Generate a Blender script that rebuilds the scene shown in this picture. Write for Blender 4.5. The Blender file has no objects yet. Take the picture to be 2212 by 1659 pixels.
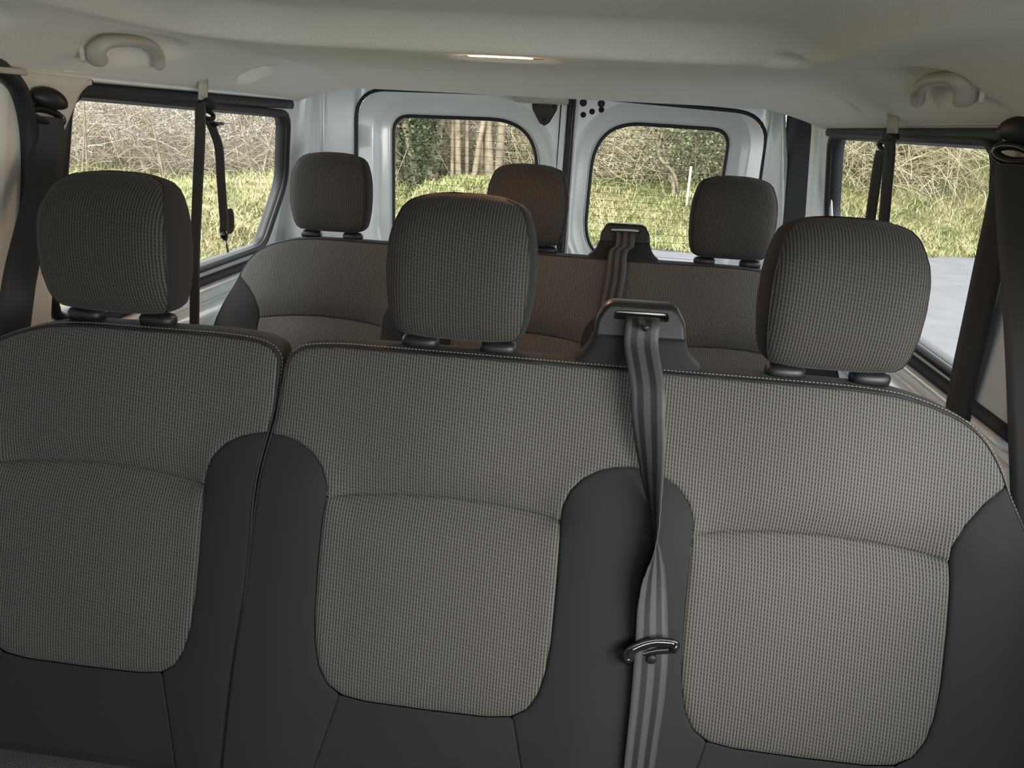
import bpy, bmesh, math, random
import numpy as np
from mathutils import Vector, Matrix, noise
from mathutils.geometry import delaunay_2d_cdt
random.seed(7); rng = np.random.default_rng(7)
S = bpy.context.scene
COL = S.collection

# ------------------------------------------------------------------ camera
W, H, F = 2212.0, 1659.0, 1661.0
CAM = np.array([0.19, 0.0, 1.32])
YAW, PITCH, ROLL = [math.radians(a) for a in (-5.69, -18.71, -3.11)]
fw = np.array([math.sin(YAW)*math.cos(PITCH), math.cos(YAW)*math.cos(PITCH), math.sin(PITCH)])
r0 = np.array([math.cos(YAW), -math.sin(YAW), 0.0]); u0 = np.cross(r0, fw)
rt = r0*math.cos(ROLL) - u0*math.sin(ROLL); up = r0*math.sin(ROLL) + u0*math.cos(ROLL)
cd = bpy.data.cameras.new('camera'); cam = bpy.data.objects.new('camera', cd); COL.objects.link(cam)
cd.sensor_width = 36.0; cd.lens = F*36.0/W; cd.clip_start = 0.02; cd.clip_end = 300
M = Matrix(((rt[0], up[0], -fw[0], CAM[0]), (rt[1], up[1], -fw[1], CAM[1]), (rt[2], up[2], -fw[2], CAM[2]), (0, 0, 0, 1)))
cam.matrix_world = M
S.camera = cam

# ------------------------------------------------------------------ sky, sun, added fill lamps, exposure
wd = bpy.data.worlds.new('sky'); S.world = wd; wd.use_nodes = True
nt = wd.node_tree; bg = nt.nodes['Background']
tc = nt.nodes.new('ShaderNodeTexCoord'); nz = nt.nodes.new('ShaderNodeTexNoise'); nz.inputs['Scale'].default_value = 2.2; nz.inputs['Detail'].default_value = 4
cr = nt.nodes.new('ShaderNodeValToRGB'); cr.color_ramp.elements[0].color = (0.80, 0.86, 0.92, 1); cr.color_ramp.elements[1].color = (1.0, 1.0, 1.0, 1)
nt.links.new(tc.outputs['Generated'], nz.inputs['Vector']); nt.links.new(nz.outputs['Fac'], cr.inputs['Fac']); nt.links.new(cr.outputs['Color'], bg.inputs['Color'])
bg.inputs['Strength'].default_value = 5.2
sun_d = bpy.data.lights.new('sun', 'SUN'); sun_d.energy = 7.5; sun_d.angle = math.radians(25); sun_d.color = (1.0, 0.97, 0.90)
sun = bpy.data.objects.new('sun', sun_d); COL.objects.link(sun); sun.rotation_euler = (math.radians(42), 0, math.radians(-20))

def area(name, loc, target, sx, sy, power, color):
    d = bpy.data.lights.new(name, 'AREA'); d.shape = 'RECTANGLE'; d.size = sx; d.size_y = sy; d.energy = power; d.color = color; d.spread = math.radians(95)
    o = bpy.data.objects.new(name, d); COL.objects.link(o); o.location = loc
    o.rotation_euler = (Vector(target)-Vector(loc)).to_track_quat('-Z', 'Y').to_euler()
    return o
area('windscreen_fill', (0.45, -1.15, 1.12), (0.30, 1.1, 0.62), 0.8, 0.24, 2.6, (1.0, 0.97, 0.93))  # added lamp at the windscreen opening, boosts daylight on the seats
area('side_window_fill', (0.93, 0.22, 1.11), (0.28, 1.0, 0.62), 0.8, 0.34, 8.3, (1.0, 0.97, 0.93))  # added lamp outside the sliding door window, brightens the seats from the right
S.view_settings.view_transform = 'Standard'; S.view_settings.look = 'None'
S.view_settings.exposure = 0.0; S.view_settings.gamma = 1.0; S.view_settings.use_curve_mapping = False

# ------------------------------------------------------------------ pixel -> place
def ray(px, py): return fw + rt*(px-W/2)/F - up*(py-H/2)/F
def on_plane(px, py, p0, n):
    d = ray(px, py); p0 = np.array(p0, float); n = np.array(n, float)
    return CAM + d*(((p0-CAM)@n)/(d@n))
def atY(px, py, Y): return on_plane(px, py, (0, Y, 0), (0, 1, 0))
def atX(px, py, X): return on_plane(px, py, (X, 0, 0), (1, 0, 0))
def atZ(px, py, Z): return on_plane(px, py, (0, 0, Z), (0, 0, 1))
def sm(t): t = np.clip(t, 0, 1); return t*t*(3-2*t)

# ------------------------------------------------------------------ materials
def mat(name, color, rough=0.6, metal=0.0, spec=0.5, noise_amt=0.0, noise_scale=60, bump=0.0, bump_scale=400, sheen=0.0, coat=0.0):
    m = bpy.data.materials.new(name); m.use_nodes = True; t = m.node_tree; b = t.nodes['Principled BSDF']
    b.inputs['Base Color'].default_value = (*color, 1); b.inputs['Roughness'].default_value = rough
    b.inputs['Metallic'].default_value = metal; b.inputs['Specular IOR Level'].default_value = spec
    b.inputs['Sheen Weight'].default_value = sheen; b.inputs['Coat Weight'].default_value = coat
    b.inputs['Coat Roughness'].default_value = 0.12
    tcn = t.nodes.new('ShaderNodeTexCoord')
    if noise_amt > 0:
        n = t.nodes.new('ShaderNodeTexNoise'); n.inputs['Scale'].default_value = noise_scale; n.inputs['Detail'].default_value = 5
        t.links.new(tcn.outputs['Object'], n.inputs['Vector'])
        r = t.nodes.new('ShaderNodeValToRGB')
        r.color_ramp.elements[0].position = 0.3; r.color_ramp.elements[1].position = 0.7
        r.color_ramp.elements[0].color = (*[c*(1-noise_amt) for c in color], 1); r.color_ramp.elements[1].color = (*[min(1, c*(1+noise_amt)) for c in color], 1)
        t.links.new(n.outputs['Fac'], r.inputs['Fac']); t.links.new(r.outputs['Color'], b.inputs['Base Color'])
    if bump > 0:
        n = t.nodes.new('ShaderNodeTexNoise'); n.inputs['Scale'].default_value = bump_scale; n.inputs['Detail'].default_value = 3
        t.links.new(tcn.outputs['Object'], n.inputs['Vector'])
        bp = t.nodes.new('ShaderNodeBump'); bp.inputs['Strength'].default_value = bump; bp.inputs['Distance'].default_value = 0.002
        t.links.new(n.outputs['Fac'], bp.inputs['Height']); t.links.new(bp.outputs['Normal'], b.inputs['Normal'])
    return m

def weave(name, dark, mid, light, px=0.0043, py=0.0054):
    # knitted spacer fabric: staggered dark holes between pale raised ribs, laid out on the panel's own UV (metres)
    m = bpy.data.materials.new(name); m.use_nodes = True; t = m.node_tree; b = t.nodes['Principled BSDF']
    b.inputs['Roughness'].default_value = 0.8; b.inputs['Specular IOR Level'].default_value = 0.25; b.inputs['Sheen Weight'].default_value = 0.04
    uv = t.nodes.new('ShaderNodeUVMap'); sp = t.nodes.new('ShaderNodeSeparateXYZ'); t.links.new(uv.outputs['UV'], sp.inputs[0])
    def mth(op, a, bb=None):
        n = t.nodes.new('ShaderNodeMath'); n.operation = op
        for i, v in enumerate((a, bb)):
            if v is None: continue
            if isinstance(v, (int, float)): n.inputs[i].default_value = v
            else: t.links.new(v, n.inputs[i])
        return n.outputs[0]
    cx = mth('COSINE', mth('MULTIPLY', sp.outputs[0], 2*math.pi/px)); cy = mth('COSINE', mth('MULTIPLY', mth('ADD', sp.outputs[1], mth('MULTIPLY', sp.outputs[0], 0.12)), 2*math.pi/py))
    rib = mth('ADD', mth('MULTIPLY', cx, 0.5), 0.5); hole = mth('MULTIPLY', mth('SUBTRACT', 1.0, rib), mth('ADD', mth('MULTIPLY', cy, 0.5), 0.5)); ribm = mth('MULTIPLY', rib, mth('ADD', mth('MULTIPLY', cy, 0.10), 0.36)); v = mth('SUBTRACT', mth('ADD', ribm, 0.50), mth('MULTIPLY', hole, 0.48))
    nzn = t.nodes.new('ShaderNodeTexNoise'); nzn.inputs['Scale'].default_value = 700; t.links.new(uv.outputs['UV'], nzn.inputs['Vector'])
    v2 = mth('ADD', v, mth('MULTIPLY', mth('SUBTRACT', nzn.outputs['Fac'], 0.5), 0.25))
    r = t.nodes.new('ShaderNodeValToRGB'); e = r.color_ramp.elements
    e[0].position = 0.12; e[0].color = (*dark, 1); e[1].position = 0.93; e[1].color = (*light, 1)
    k = e.new(0.42); k.color = (*mid, 1)
    t.links.new(v2, r.inputs['Fac']); t.links.new(r.outputs['Color'], b.inputs['Base Color'])
    bp = t.nodes.new('ShaderNodeBump'); bp.inputs['Strength'].default_value = 0.35; bp.inputs['Distance'].default_value = 0.0008
    t.links.new(v, bp.inputs['Height']); t.links.new(bp.outputs['Normal'], b.inputs['Normal'])
    return m

M_WEAVE = weave('grey_knit', (0.007, 0.0066, 0.0063), (0.036, 0.0335, 0.031), (0.100, 0.0945, 0.088))
M_WEAVE_H = weave('grey_knit_headrest', (0.0035, 0.0033, 0.003), (0.021, 0.019, 0.0165), (0.062, 0.057, 0.050))
M_DARK = mat('charcoal_cloth', (0.0145, 0.0145, 0.0142), 0.88, spec=0.2, noise_amt=0.10, noise_scale=900, bump=0.25, bump_scale=1500, sheen=0.04)
M_PIPE = mat('black_piping', (0.012, 0.012, 0.012), 0.6, spec=0.3)
M_STITCH = mat('pale_thread', (0.22, 0.205, 0.18), 0.7)
M_BLACKP = mat('black_plastic', (0.012, 0.012, 0.0122), 0.42, spec=0.3, bump=0.08, bump_scale=900)
M_GLOSSB = mat('gloss_black_plastic', (0.008, 0.008, 0.008), 0.12, spec=0.6)
M_CHROME = mat('polished_steel', (0.75, 0.75, 0.74), 0.18, metal=1.0)
M_HEAD = mat('headliner_felt', (0.80, 0.80, 0.715), 0.95, spec=0.12, noise_amt=0.07, noise_scale=420, bump=0.3, bump_scale=650)
M_GRIP = mat('beige_grey_plastic', (0.40, 0.39, 0.335), 0.42, spec=0.45)
M_PAINT = mat('pale_grey_body_paint', (0.74, 0.79, 0.79), 0.28, spec=0.5, noise_amt=0.03, noise_scale=6, coat=0.6)
M_TRIMB = mat('beige_pillar_trim', (0.52, 0.50, 0.44), 0.6, spec=0.3, noise_amt=0.04, noise_scale=20)
M_RUB = mat('black_rubber', (0.014, 0.015, 0.017), 0.5, spec=0.4)
M_DTRIM = mat('dark_grey_trim', (0.03, 0.034, 0.042), 0.7, spec=0.3, bump=0.1, bump_scale=500)
M_WEB = mat('black_webbing', (0.014, 0.013, 0.012), 0.7, spec=0.4, sheen=0.2)
M_FLOOR = mat('grey_rubber_floor', (0.16, 0.16, 0.155), 0.8)
M_HOLE = mat('dark_hole', (0.01, 0.01, 0.01), 0.8)

def webbing():   # satin webbing with lengthwise stripes across UV x (0..1) and fine ribs along UV y (metres)
    m = bpy.data.materials.new('striped_satin_webbing'); m.use_nodes = True; t = m.node_tree; b = t.nodes['Principled BSDF']
    uv = t.nodes.new('ShaderNodeUVMap'); sp = t.nodes.new('ShaderNodeSeparateXYZ'); t.links.new(uv.outputs['UV'], sp.inputs[0])
    r = t.nodes.new('ShaderNodeValToRGB'); r.color_ramp.interpolation = 'LINEAR'; e = r.color_ramp.elements
    lo, hi = (0.012, 0.012, 0.012, 1), (0.042, 0.042, 0.042, 1)
    e[0].position = 0; e[0].color = hi; e[1].position = 1; e[1].color = hi
    for p, c in ((.17, hi), (.21, lo), (.36, lo), (.40, hi), (.56, hi), (.60, lo), (.75, lo), (.79, hi)):
        k = e.new(p); k.color = c
    t.links.new(sp.outputs[0], r.inputs['Fac']); t.links.new(r.outputs['Color'], b.inputs['Base Color'])
    b.inputs['Roughness'].default_value = 0.5; b.inputs['Specular IOR Level'].default_value = 0.22
    w = t.nodes.new('ShaderNodeTexWave'); w.bands_direction = 'Y'; w.inputs['Scale'].default_value = 160; t.links.new(uv.outputs['UV'], w.inputs['Vector'])
    bp = t.nodes.new('ShaderNodeBump'); bp.inputs['Strength'].default_value = 0.15; bp.inputs['Distance'].default_value = 0.0004
    t.links.new(w.outputs['Fac'], bp.inputs['Height']); t.links.new(bp.outputs['Normal'], b.inputs['Normal'])
    return m
M_SATIN = webbing()

def glass():
    m = bpy.data.materials.new('window_glass'); m.use_nodes = True; t = m.node_tree; t.nodes.remove(t.nodes['Principled BSDF'])
    o = t.nodes['Material Output']; tr = t.nodes.new('ShaderNodeBsdfTransparent'); tr.inputs['Color'].default_value = (0.93, 0.95, 0.93, 1)
    gl = t.nodes.new('ShaderNodeBsdfGlossy'); gl.inputs['Roughness'].default_value = 0.02
    lw_ = t.nodes.new('ShaderNodeLayerWeight'); lw_.inputs['Blend'].default_value = 0.15; fr = t.nodes.new('ShaderNodeMath'); fr.operation = 'MULTIPLY'; fr.inputs[1].default_value = 0.18; t.links.new(lw_.outputs['Facing'], fr.inputs[0])
    mx = t.nodes.new('ShaderNodeMixShader'); t.links.new(fr.outputs[0], mx.inputs[0]); t.links.new(tr.outputs[0], mx.inputs[1]); t.links.new(gl.outputs[0], mx.inputs[2])
    t.links.new(mx.outputs[0], o.inputs['Surface'])
    return m
M_GLASS = glass()

# ------------------------------------------------------------------ builders
def ob(name, V, Fc, m, parent=None, smooth=True, uv=None, uv_faces=None, edges=()):
    me = bpy.data.meshes.new(name); me.from_pydata([tuple(map(float, v)) for v in V], list(edges), [tuple(map(int, f)) for f in Fc]); me.validate()
    ms = m if isinstance(m, (list, tuple)) else [m]
    for q in ms: me.materials.append(q)
    if uv is not None:
        l = me.uv_layers.new(name='UVMap'); idx = np.empty(len(me.loops), np.int32); me.loops.foreach_get('vertex_index', idx)
        l.data.foreach_set('uv', np.asarray(uv, np.float32)[idx].ravel())
    if smooth: me.polygons.foreach_set('use_smooth', [True]*len(me.polygons))
    me.update(); o = bpy.data.objects.new(name, me); COL.objects.link(o)
    if parent is not None: o.parent = parent; o.matrix_parent_inverse = parent.matrix_basis.inverted()
    return o
def empty(name, loc=(0, 0, 0)):
    o = bpy.data.objects.new(name, None); o.location = loc; o.empty_display_size = 0.05; COL.objects.link(o); return o
def tag(o, label=None, cat=None, group=None, kind=None):
    if label: o['label'] = label
    if cat: o['category'] = cat
    if group: o['group'] = group
    if kind: o['kind'] = kind
    return o
def structure(o, label=None): o['kind'] = 'structure'; (label and o.__setitem__('label', label)); return o

def fix_normals(o, away_from=None):
    bm = bmesh.new(); bm.from_mesh(o.data); bmesh.ops.recalc_face_normals(bm, faces=bm.faces); bm.to_mesh(o.data); bm.free(); return o

def box_vf(x0, x1, y0, y1, z0, z1):
    V = [(x, y, z) for x in (x0, x1) for y in (y0, y1) for z in (z0, z1)]
    Fc = [(0, 1, 3, 2), (4, 6, 7, 5), (0, 4, 5, 1), (2, 3, 7, 6), (0, 2, 6, 4), (1, 5, 7, 3)]
    return V, Fc
def box(name, b, m, parent=None, bevel=0.0, seg=3, smooth=True):
    V, Fc = box_vf(*b); o = ob(name, V, Fc, m, parent, smooth=False)
    bm = bmesh.new(); bm.from_mesh(o.data)
    if bevel: bmesh.ops.bevel(bm, geom=bm.edges[:], offset=bevel, segments=seg, profile=0.5, affect='EDGES')
    bmesh.ops.recalc_face_normals(bm, faces=bm.faces); bm.to_mesh(o.data); bm.free()
    if smooth and bevel: o.data.polygons.foreach_set('use_smooth', [True]*len(o.data.polygons))
    return o

def catmull(P, n=8, closed=False):
    P = np.array(P, float); out = []
    N = len(P); R = range(N if closed else N-1)
    for i in R:
        if closed: a, b, c, d = P[(i-1) % N], P[i], P[(i+1) % N], P[(i+2) % N]
        else: a, b, c, d = P[max(i-1, 0)], P[i], P[i+1], P[min(i+2, N-1)]
        for k in range(n):
            t = k/n; out.append(0.5*((2*b)+(-a+c)*t+(2*a-5*b+4*c-d)*t*t+(-a+3*b-3*c+d)*t**3))
    if not closed: out.append(P[-1])
    return np.array(out)
def round_poly(C, seg=8):   # list of (u, w, radius) -> dense closed outline
    out = []; N = len(C)
    for i in range(N):
        p = np.array(C[i][:2], float); r = C[i][2]; a = np.array(C[i-1][:2], float); b = np.array(C[(i+1) % N][:2], float)
        if r <= 0: out.append(p); continue
        da = (a-p)/np.linalg.norm(a-p); db = (b-p)/np.linalg.norm(b-p)
        cosv = float(np.clip(da@db, -1, 1)); half = math.acos(cosv)/2; L = r/math.tan(half)
        L = min(L, 0.49*np.linalg.norm(a-p), 0.49*np.linalg.norm(b-p)) if True else L
        s, e = p+da*L, p+db*L
        for k in range(seg+1):
            t = k/seg; out.append((1-t)**2*s+2*t*(1-t)*p+t*t*e)
    return np.array(out)
def resample(P, step, closed=True):
    P = np.array(P, float)
    if closed: P = np.vstack([P, P[:1]])
    d = np.r_[0, np.cumsum(np.linalg.norm(np.diff(P, axis=0), axis=1))]; n = max(3, int(round(d[-1]/step)))
    s = np.linspace(0, d[-1], n+1)[:(-1 if closed else None)]
    return np.stack([np.interp(s, d, P[:, k]) for k in range(P.shape[1])], 1)
def inside(P, pts):
    x, y = pts[:, 0], pts[:, 1]; c = np.zeros(len(pts), bool); n = len(P)
    for i in range(n):
        x1, y1 = P[i]; x2, y2 = P[(i+1) % n]
        if y1 == y2: continue
        k = ((y1 > y) != (y2 > y)) & (x < (x2-x1)*(y-y1)/(y2-y1)+x1); c ^= k
    return c
def dist_poly(P, pts):
    d = np.full(len(pts), 1e9); n = len(P)
    for i in range(n):
        a = P[i]; b = P[(i+1) % n]; ab = b-a; L = ab@ab
        if L < 1e-14: continue
        t = np.clip(((pts-a)@ab)/L, 0, 1); q = a+t[:, None]*ab; d = np.minimum(d, np.hypot(*(pts-q).T))
    return d
def cdt(outer, holes, pts):
    V = []; E = []
    for L in [outer]+list(holes):
        s = len(V); V += [tuple(p) for p in L]; E += [(s+i, s+(i+1) % len(L)) for i in range(len(L))]
    V += [tuple(p) for p in pts]
    v, e, f, *_ = delaunay_2d_cdt([Vector(p) for p in V], E, [], 0, 1e-7)
    v = np.array([tuple(p) for p in v]); f = np.array([t for t in f if len(t) == 3])
    c = v[f].mean(1); k = inside(outer, c)
    for h in holes: k &= ~inside(h, c)
    return v, f[k]
def flat_pts(outer, holes, sp, rings=()):
    lo, hi = outer.min(0), outer.max(0)
    gx, gy = np.meshgrid(np.arange(lo[0], hi[0], sp), np.arange(lo[1], hi[1], sp)); g = np.stack([gx.ravel(), gy.ravel()], 1)
    g[:, 0] += (np.round((g[:, 1]-lo[1])/sp) % 2)*sp*0.5
    k = inside(outer, g)
    for h in holes: k &= ~inside(h, g)
    g = g[k]; d = dist_poly(outer, g)
    for h in holes: d = np.minimum(d, dist_poly(h, g))
    mind = max([sp*0.55]+[r*1.15+sp*.2 for r in rings]); g = g[d > mind]; A = [g]
    for L in [outer]+list(holes):
        for rr in rings:
            nx = np.roll(L, -1, 0)-np.roll(L, 1, 0); nx /= (np.linalg.norm(nx, axis=1)[:, None]+1e-12); nn = np.stack([-nx[:, 1], nx[:, 0]], 1)
            for sg in (1, -1):
                q = L+nn*rr*sg; kk = inside(outer, q)
                for h in holes: kk &= ~inside(h, q)
                q = q[kk]
                if len(q):
                    dd = dist_poly(outer, q)
                    for h in holes: dd = np.minimum(dd, dist_poly(h, q))
                    A.append(q[dd > rr*0.93])
    return np.vstack(A)
def tube(P, R, n=8, closed=False, sq=(1, 1), cap=True, upv=None):   # swept ellipse; R scalar or list
    P = np.array(P, float); N = len(P); R = np.broadcast_to(np.array(R, float), (N,)) if np.ndim(R) < 1 or len(np.shape(R)) == 1 else R
    V = []; 
    T = (np.roll(P, -1, 0)-np.roll(P, 1, 0)) if closed else np.gradient(P, axis=0)
    T /= (np.linalg.norm(T, axis=1)[:, None]+1e-12)
    u = np.array(upv, float) if upv is not None else (np.array([0, 0, 1.]) if abs(T[0][2]) < .9 else np.array([1., 0, 0]))
    for i in range(N):
        if upv is not None: u = np.array(upv, float)
        a = u-T[i]*(u@T[i]); a /= (np.linalg.norm(a)+1e-12); b = np.cross(T[i], a); u = a
        for k in range(n):
            th = 2*math.pi*k/n; V.append(P[i]+R[i]*(sq[0]*math.cos(th)*a+sq[1]*math.sin(th)*b))
    Fc = []
    for i in range(N if closed else N-1):
        j = (i+1) % N
        for k in range(n): Fc.append((i*n+k, i*n+(k+1) % n, j*n+(k+1) % n, j*n+k))
    if cap and not closed: Fc.append(tuple(range(n))[::-1]); Fc.append(tuple((N-1)*n+k for k in range(n)))
    return V, Fc
def join(parts):
    V, Fc = [], []
    for v, f in parts:
        o = len(V); V += list(v); Fc += [tuple(i+o for i in q) for q in f]
    return V, Fc
def loft(rings, closed=True, cap0=False, cap1=False):
    n = len(rings[0]); V = [p for r in rings for p in r]; Fc = []
    for i in range(len(rings)-1):
        for k in range(n if closed else n-1):
            j = (k+1) % n; Fc.append((i*n+k, i*n+j, (i+1)*n+j, (i+1)*n+k))
    if cap0: Fc.append(tuple(range(n))[::-1])
    if cap1: Fc.append(tuple((len(rings)-1)*n+k for k in range(n)))
    return V, Fc
def ribbon(name, C, Wd, m, parent=None, th=0.0012, width=0.047, across=5):   # C centres, Wd unit width directions
    C = np.array(C, float); Wd = np.array(Wd, float); Wd /= np.linalg.norm(Wd, axis=1)[:, None]
    T = np.gradient(C, axis=0); T /= np.linalg.norm(T, axis=1)[:, None]
    V = []; UV = []; L = np.r_[0, np.cumsum(np.linalg.norm(np.diff(C, axis=0), axis=1))]
    Nn = np.cross(T, Wd); Nn /= (np.linalg.norm(Nn, axis=1)[:, None]+1e-9); n = across
    wds = np.broadcast_to(np.array(width, float), (len(C),))
    for i in range(len(C)):
        for sgn in (1, -1):
            for k in range(n):
                t = k/(n-1); kk = t if sgn > 0 else 1-t
                V.append(C[i]+Wd[i]*(kk-.5)*wds[i]+Nn[i]*sgn*th/2); UV.append((kk, L[i]))
    q = 2*n; Fc = []
    for i in range(len(C)-1):
        for k in range(q): Fc.append((i*q+k, i*q+(k+1) % q, (i+1)*q+(k+1) % q, (i+1)*q+k))
    Fc.append(tuple(range(q))[::-1]); Fc.append(tuple((len(C)-1)*q+k for k in range(q)))
    return fix_normals(ob(name, V, Fc, m, parent, uv=UV))

# ================================================================== THE VAN SHELL
CX = 0.02
def xl(z): return -(0.785+0.22*(1.33-max(z, 0.55)))
def xr(z): return 0.825+0.22*(1.33-max(z, 0.55))
def pxl(px, py): return on_plane(px, py, (-0.785, 0, 1.33), (1, 0, -0.22))
def pxr(px, py): return on_plane(px, py, (0.825, 0, 1.33), (1, 0, 0.22))

def ceil_z(x, y):
    zc = np.interp(y, [-1.2, 1.55, 2.10, 2.26, 2.40, 2.45, 2.47], [1.44, 1.44, 1.436, 1.424, 1.405, 1.397, 1.402])
    s = abs(x-CX)/0.80
    edge = 1.35
    t = max(0.0, (s-0.76)/0.24)
    z = zc-(zc-edge)*min(1, t)**1.35
    # raised front field with a crisp lip
    hx = 0.56; cx = -0.02; rad = 0.22; ycut = 1.55
    qx = abs(x-cx)-(hx-rad); qy = (y-(ycut-1.5))-(1.5-rad)
    sd = min(max(qx, qy), 0)+math.hypot(max(qx, 0), max(qy, 0))-rad
    if sd < 0:
        k = min(1, -sd/0.14); z += 0.054*(1-(1-k)**1.7)
    return z
NICHES = []
def build_ceiling():
    xs = CX+0.80*np.linspace(-1, 1, 181); ys = np.linspace(-1.2, 2.47, 330)
    # finer steps where the photograph looks
    V = []; nx = len(xs)
    hooks = [(-0.685, 1.97, 0.065, 0.018), (0.725, 1.98, 0.065, 0.018)]
    grips = [(-0.665, 1.43, 0.17, 0.016), (0.70, 1.43, 0.17, 0.016), (-0.665, 0.98, 0.13, .02)]
    for y in ys:
        for x in xs:
            z = ceil_z(x, y); dx = 0
            for (hx, hy, L, a) in hooks:
                sy = (y-hy)/L; sx = (x-hx)/0.042; q = math.hypot(sx, sy)
                if q < 1.0:
                    # steep at the forward rim, running out gently rearwards
                    k = float(sm((1-q)/0.16))*float(sm((1-sy)/1.6)); z += a*1.6*k; dx += math.copysign(a*1.3*k, hx)
            for (hx, hy, L, a) in grips:
                q = math.hypot((x-hx)/0.06, (y-hy)/L)
                if q < 1: k = float(sm((1-q)/0.5)); z += a*k; dx += math.copysign(a*0.5*k, hx)
            q = math.hypot((x-0.505)/0.05, (y-1.50)/0.07)
            if q < 1: z += 0.018*float(sm((1-q)/0.4))
            q = math.hypot((x+0.02)/0.13, (y-1.655)/0.075)
            if q < 1: z += 0.012*float(sm((1-q)/0.3))
            V.append((x+dx, y, z))
    Fc = [(j*nx+i, j*nx+i+1, (j+1)*nx+i+1, (j+1)*nx+i) for j in range(len(ys)-1) for i in range(nx-1)]
    Fc = [f[::-1] for f in Fc]
    o = ob('ceiling', V, Fc, M_HEAD); structure(o, 'pale grey felt headliner with moulded recesses')
    md = o.modifiers.new('thick', 'SOLIDIFY'); md.thickness = 0.006; md.offset = -1
    return o
ceiling = build_ceiling()
# soot marks and scuffs on the felt
structure(box('wall_roof', (-0.98, 1.02, -1.25, 2.85, 1.56, 1.60), M_PAINT), 'painted roof panel above the headliner')
structure(box('wall_front', (-0.98, 1.02, -1.28, -1.22, 0.0, 0.98), M_DTRIM), 'unseen dark dashboard wall of the cab, added to block low light')  # unseen wall, added to keep sky light off the lower seats
structure(box('trim_28', (-0.95, 1.0, -1.28, -1.22, 1.20, 1.58), M_HEAD), 'unseen windscreen header, lowered to block light')  # unseen header, made deeper to hold front light off the headliner lip
structure(box('floor', (-1.0, 1.04, -1.25, 2.85, -0.04, 0.0), M_FLOOR), 'grey rubber van floor')

def wall_mesh(name, side, outline, holes, m, thick=0.03):
    outer = resample(outline, 0.04); hs = [resample(h, 0.015) for h in holes]
    v, f = cdt(outer, hs, flat_pts(outer, hs, 0.06))
    fx = xl if side < 0 else xr
    V = [(fx(p[1]), p[0], p[1]) for p in v]; n = len(V); V2 = [(a[0]+side*thick, a[1], a[2]) for a in V]
    Fc = [tuple(t) for t in f]+[tuple(int(i)+n for i in t[::-1]) for t in f]
    # rims
    cnt = {}
    for t in f:
        for a, b in ((t[0], t[1]), (t[1], t[2]), (t[2], t[0])):
            k = (min(a, b), max(a, b)); cnt.setdefault(k, []).append((a, b))
    for k, l in cnt.items():
        if len(l) == 1: a, b = l[0]; Fc.append((b, a, a+n, b+n))
    o = ob(name, V+V2, Fc, m, smooth=False); fix_normals(o); return structure(o)
def wall_ring(path, side, inset=0.0, w=0.012, d=0.012, n=8, shift=0.0):
    P = catmull(path, 1, True) if False else np.array(path)
    fx = xl if side < 0 else xr
    P3 = np.array([(fx(p[1])-side*inset, p[0], p[1]) for p in P])
    return tube(P3, 1.0, n, True, (w, d), upv=(1, 0, 0))
def offset_poly(P, d):
    P = np.array(P, float); nx = np.roll(P, -1, 0)-np.roll(P, 1, 0); nx /= np.linalg.norm(nx, axis=1)[:, None]
    area_ = 0.5*np.sum(P[:, 0]*np.roll(P[:, 1], -1)-np.roll(P[:, 0], -1)*P[:, 1]); s = 1 if area_ > 0 else -1
    return P+np.stack([nx[:, 1], -nx[:, 0]], 1)*d*s

def yz(p): return (p[1], p[2])
# rear quarter windows traced on the leaning side walls
LT = [yz(pxl(*p)) for p in ((200, 214), (617, 252), (612, 392), (566, 528), (405, 583))]
RT = [yz(pxr(*p)) for p in ((2150, 318), (1800, 297), (1788, 475), (2000, 752), (2085, 818))]
lw = round_poly([(1.39, LT[0][1]+.002, .03), (LT[1][0], LT[1][1], .05), (LT[2][0]-.0, LT[2][1], .12), (LT[3][0], LT[3][1], .06), (1.39, LT[4][1]-.004, .04)])
zt = RT[1][1]; zb = RT[3][1]
rw = round_poly([(1.40, RT[0][1], .03), (RT[1][0], zt, .06), (RT[2][0]-.015, 1.10, .12), (RT[2][0]-.12, zb+.004, .08), (1.50, zb-.004, .03), (1.415, 1.06, .2)])
# sliding door windows beside the camera (out of frame, they let the daylight in)
fwin = round_poly([(0.10, 1.28, .05), (1.10, 1.28, .05), (1.10, .93, .05), (0.10, .93, .05)])
cabw = round_poly([(-1.05, 1.26, .05), (-0.10, 1.28, .05), (-0.10, .90, .05), (-1.05, .90, .05)])
side_outline = np.array([(-1.2, 0.0), (2.62, 0.0), (2.62, 1.56), (-1.2, 1.56)])
wall_mesh('wall_left', -1, side_outline, [lw], M_PAINT)
wall_mesh('wall_right', 1, side_outline, [rw, fwin, cabw], M_PAINT)

def quarter_window(name, side, outline, label):
    root = empty(name, ((xl if side < 0 else xr)(1.0), float(outline[:, 0].mean()), 0.95)); structure(root, label)
    P = resample(outline, 0.02); fx = xl if side < 0 else xr
    v, f = cdt(P, [], flat_pts(P, [], .1)); ob('pane', [(fx(p[1])+side*0.024, p[0], p[1]) for p in v], f, M_GLASS, root, smooth=False)
    o = offset_poly(P, 0.0)
    V, Fc = join([wall_ring(offset_poly(P, 0.009), side, 0.002, 0.012, 0.011), wall_ring(offset_poly(P, 0.002), side, -0.014, 0.018, 0.007)])
    Vl, Fl = loft([[(fx(p[1])-side*q, p[0], p[1]) for p in offset_poly(P, -.0012)] for q in (.004, -.012, -.030)])
    V, Fc = join([(V, Fc), (Vl, Fl)])
    ob('window_seal', V, Fc, M_RUB, root)
    return root
quarter_window('window_1', -1, lw, 'rear quarter window on the left with black rubber seal')
quarter_window('window_2', 1, rw, 'rear quarter window on the right with black rubber seal')
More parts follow.
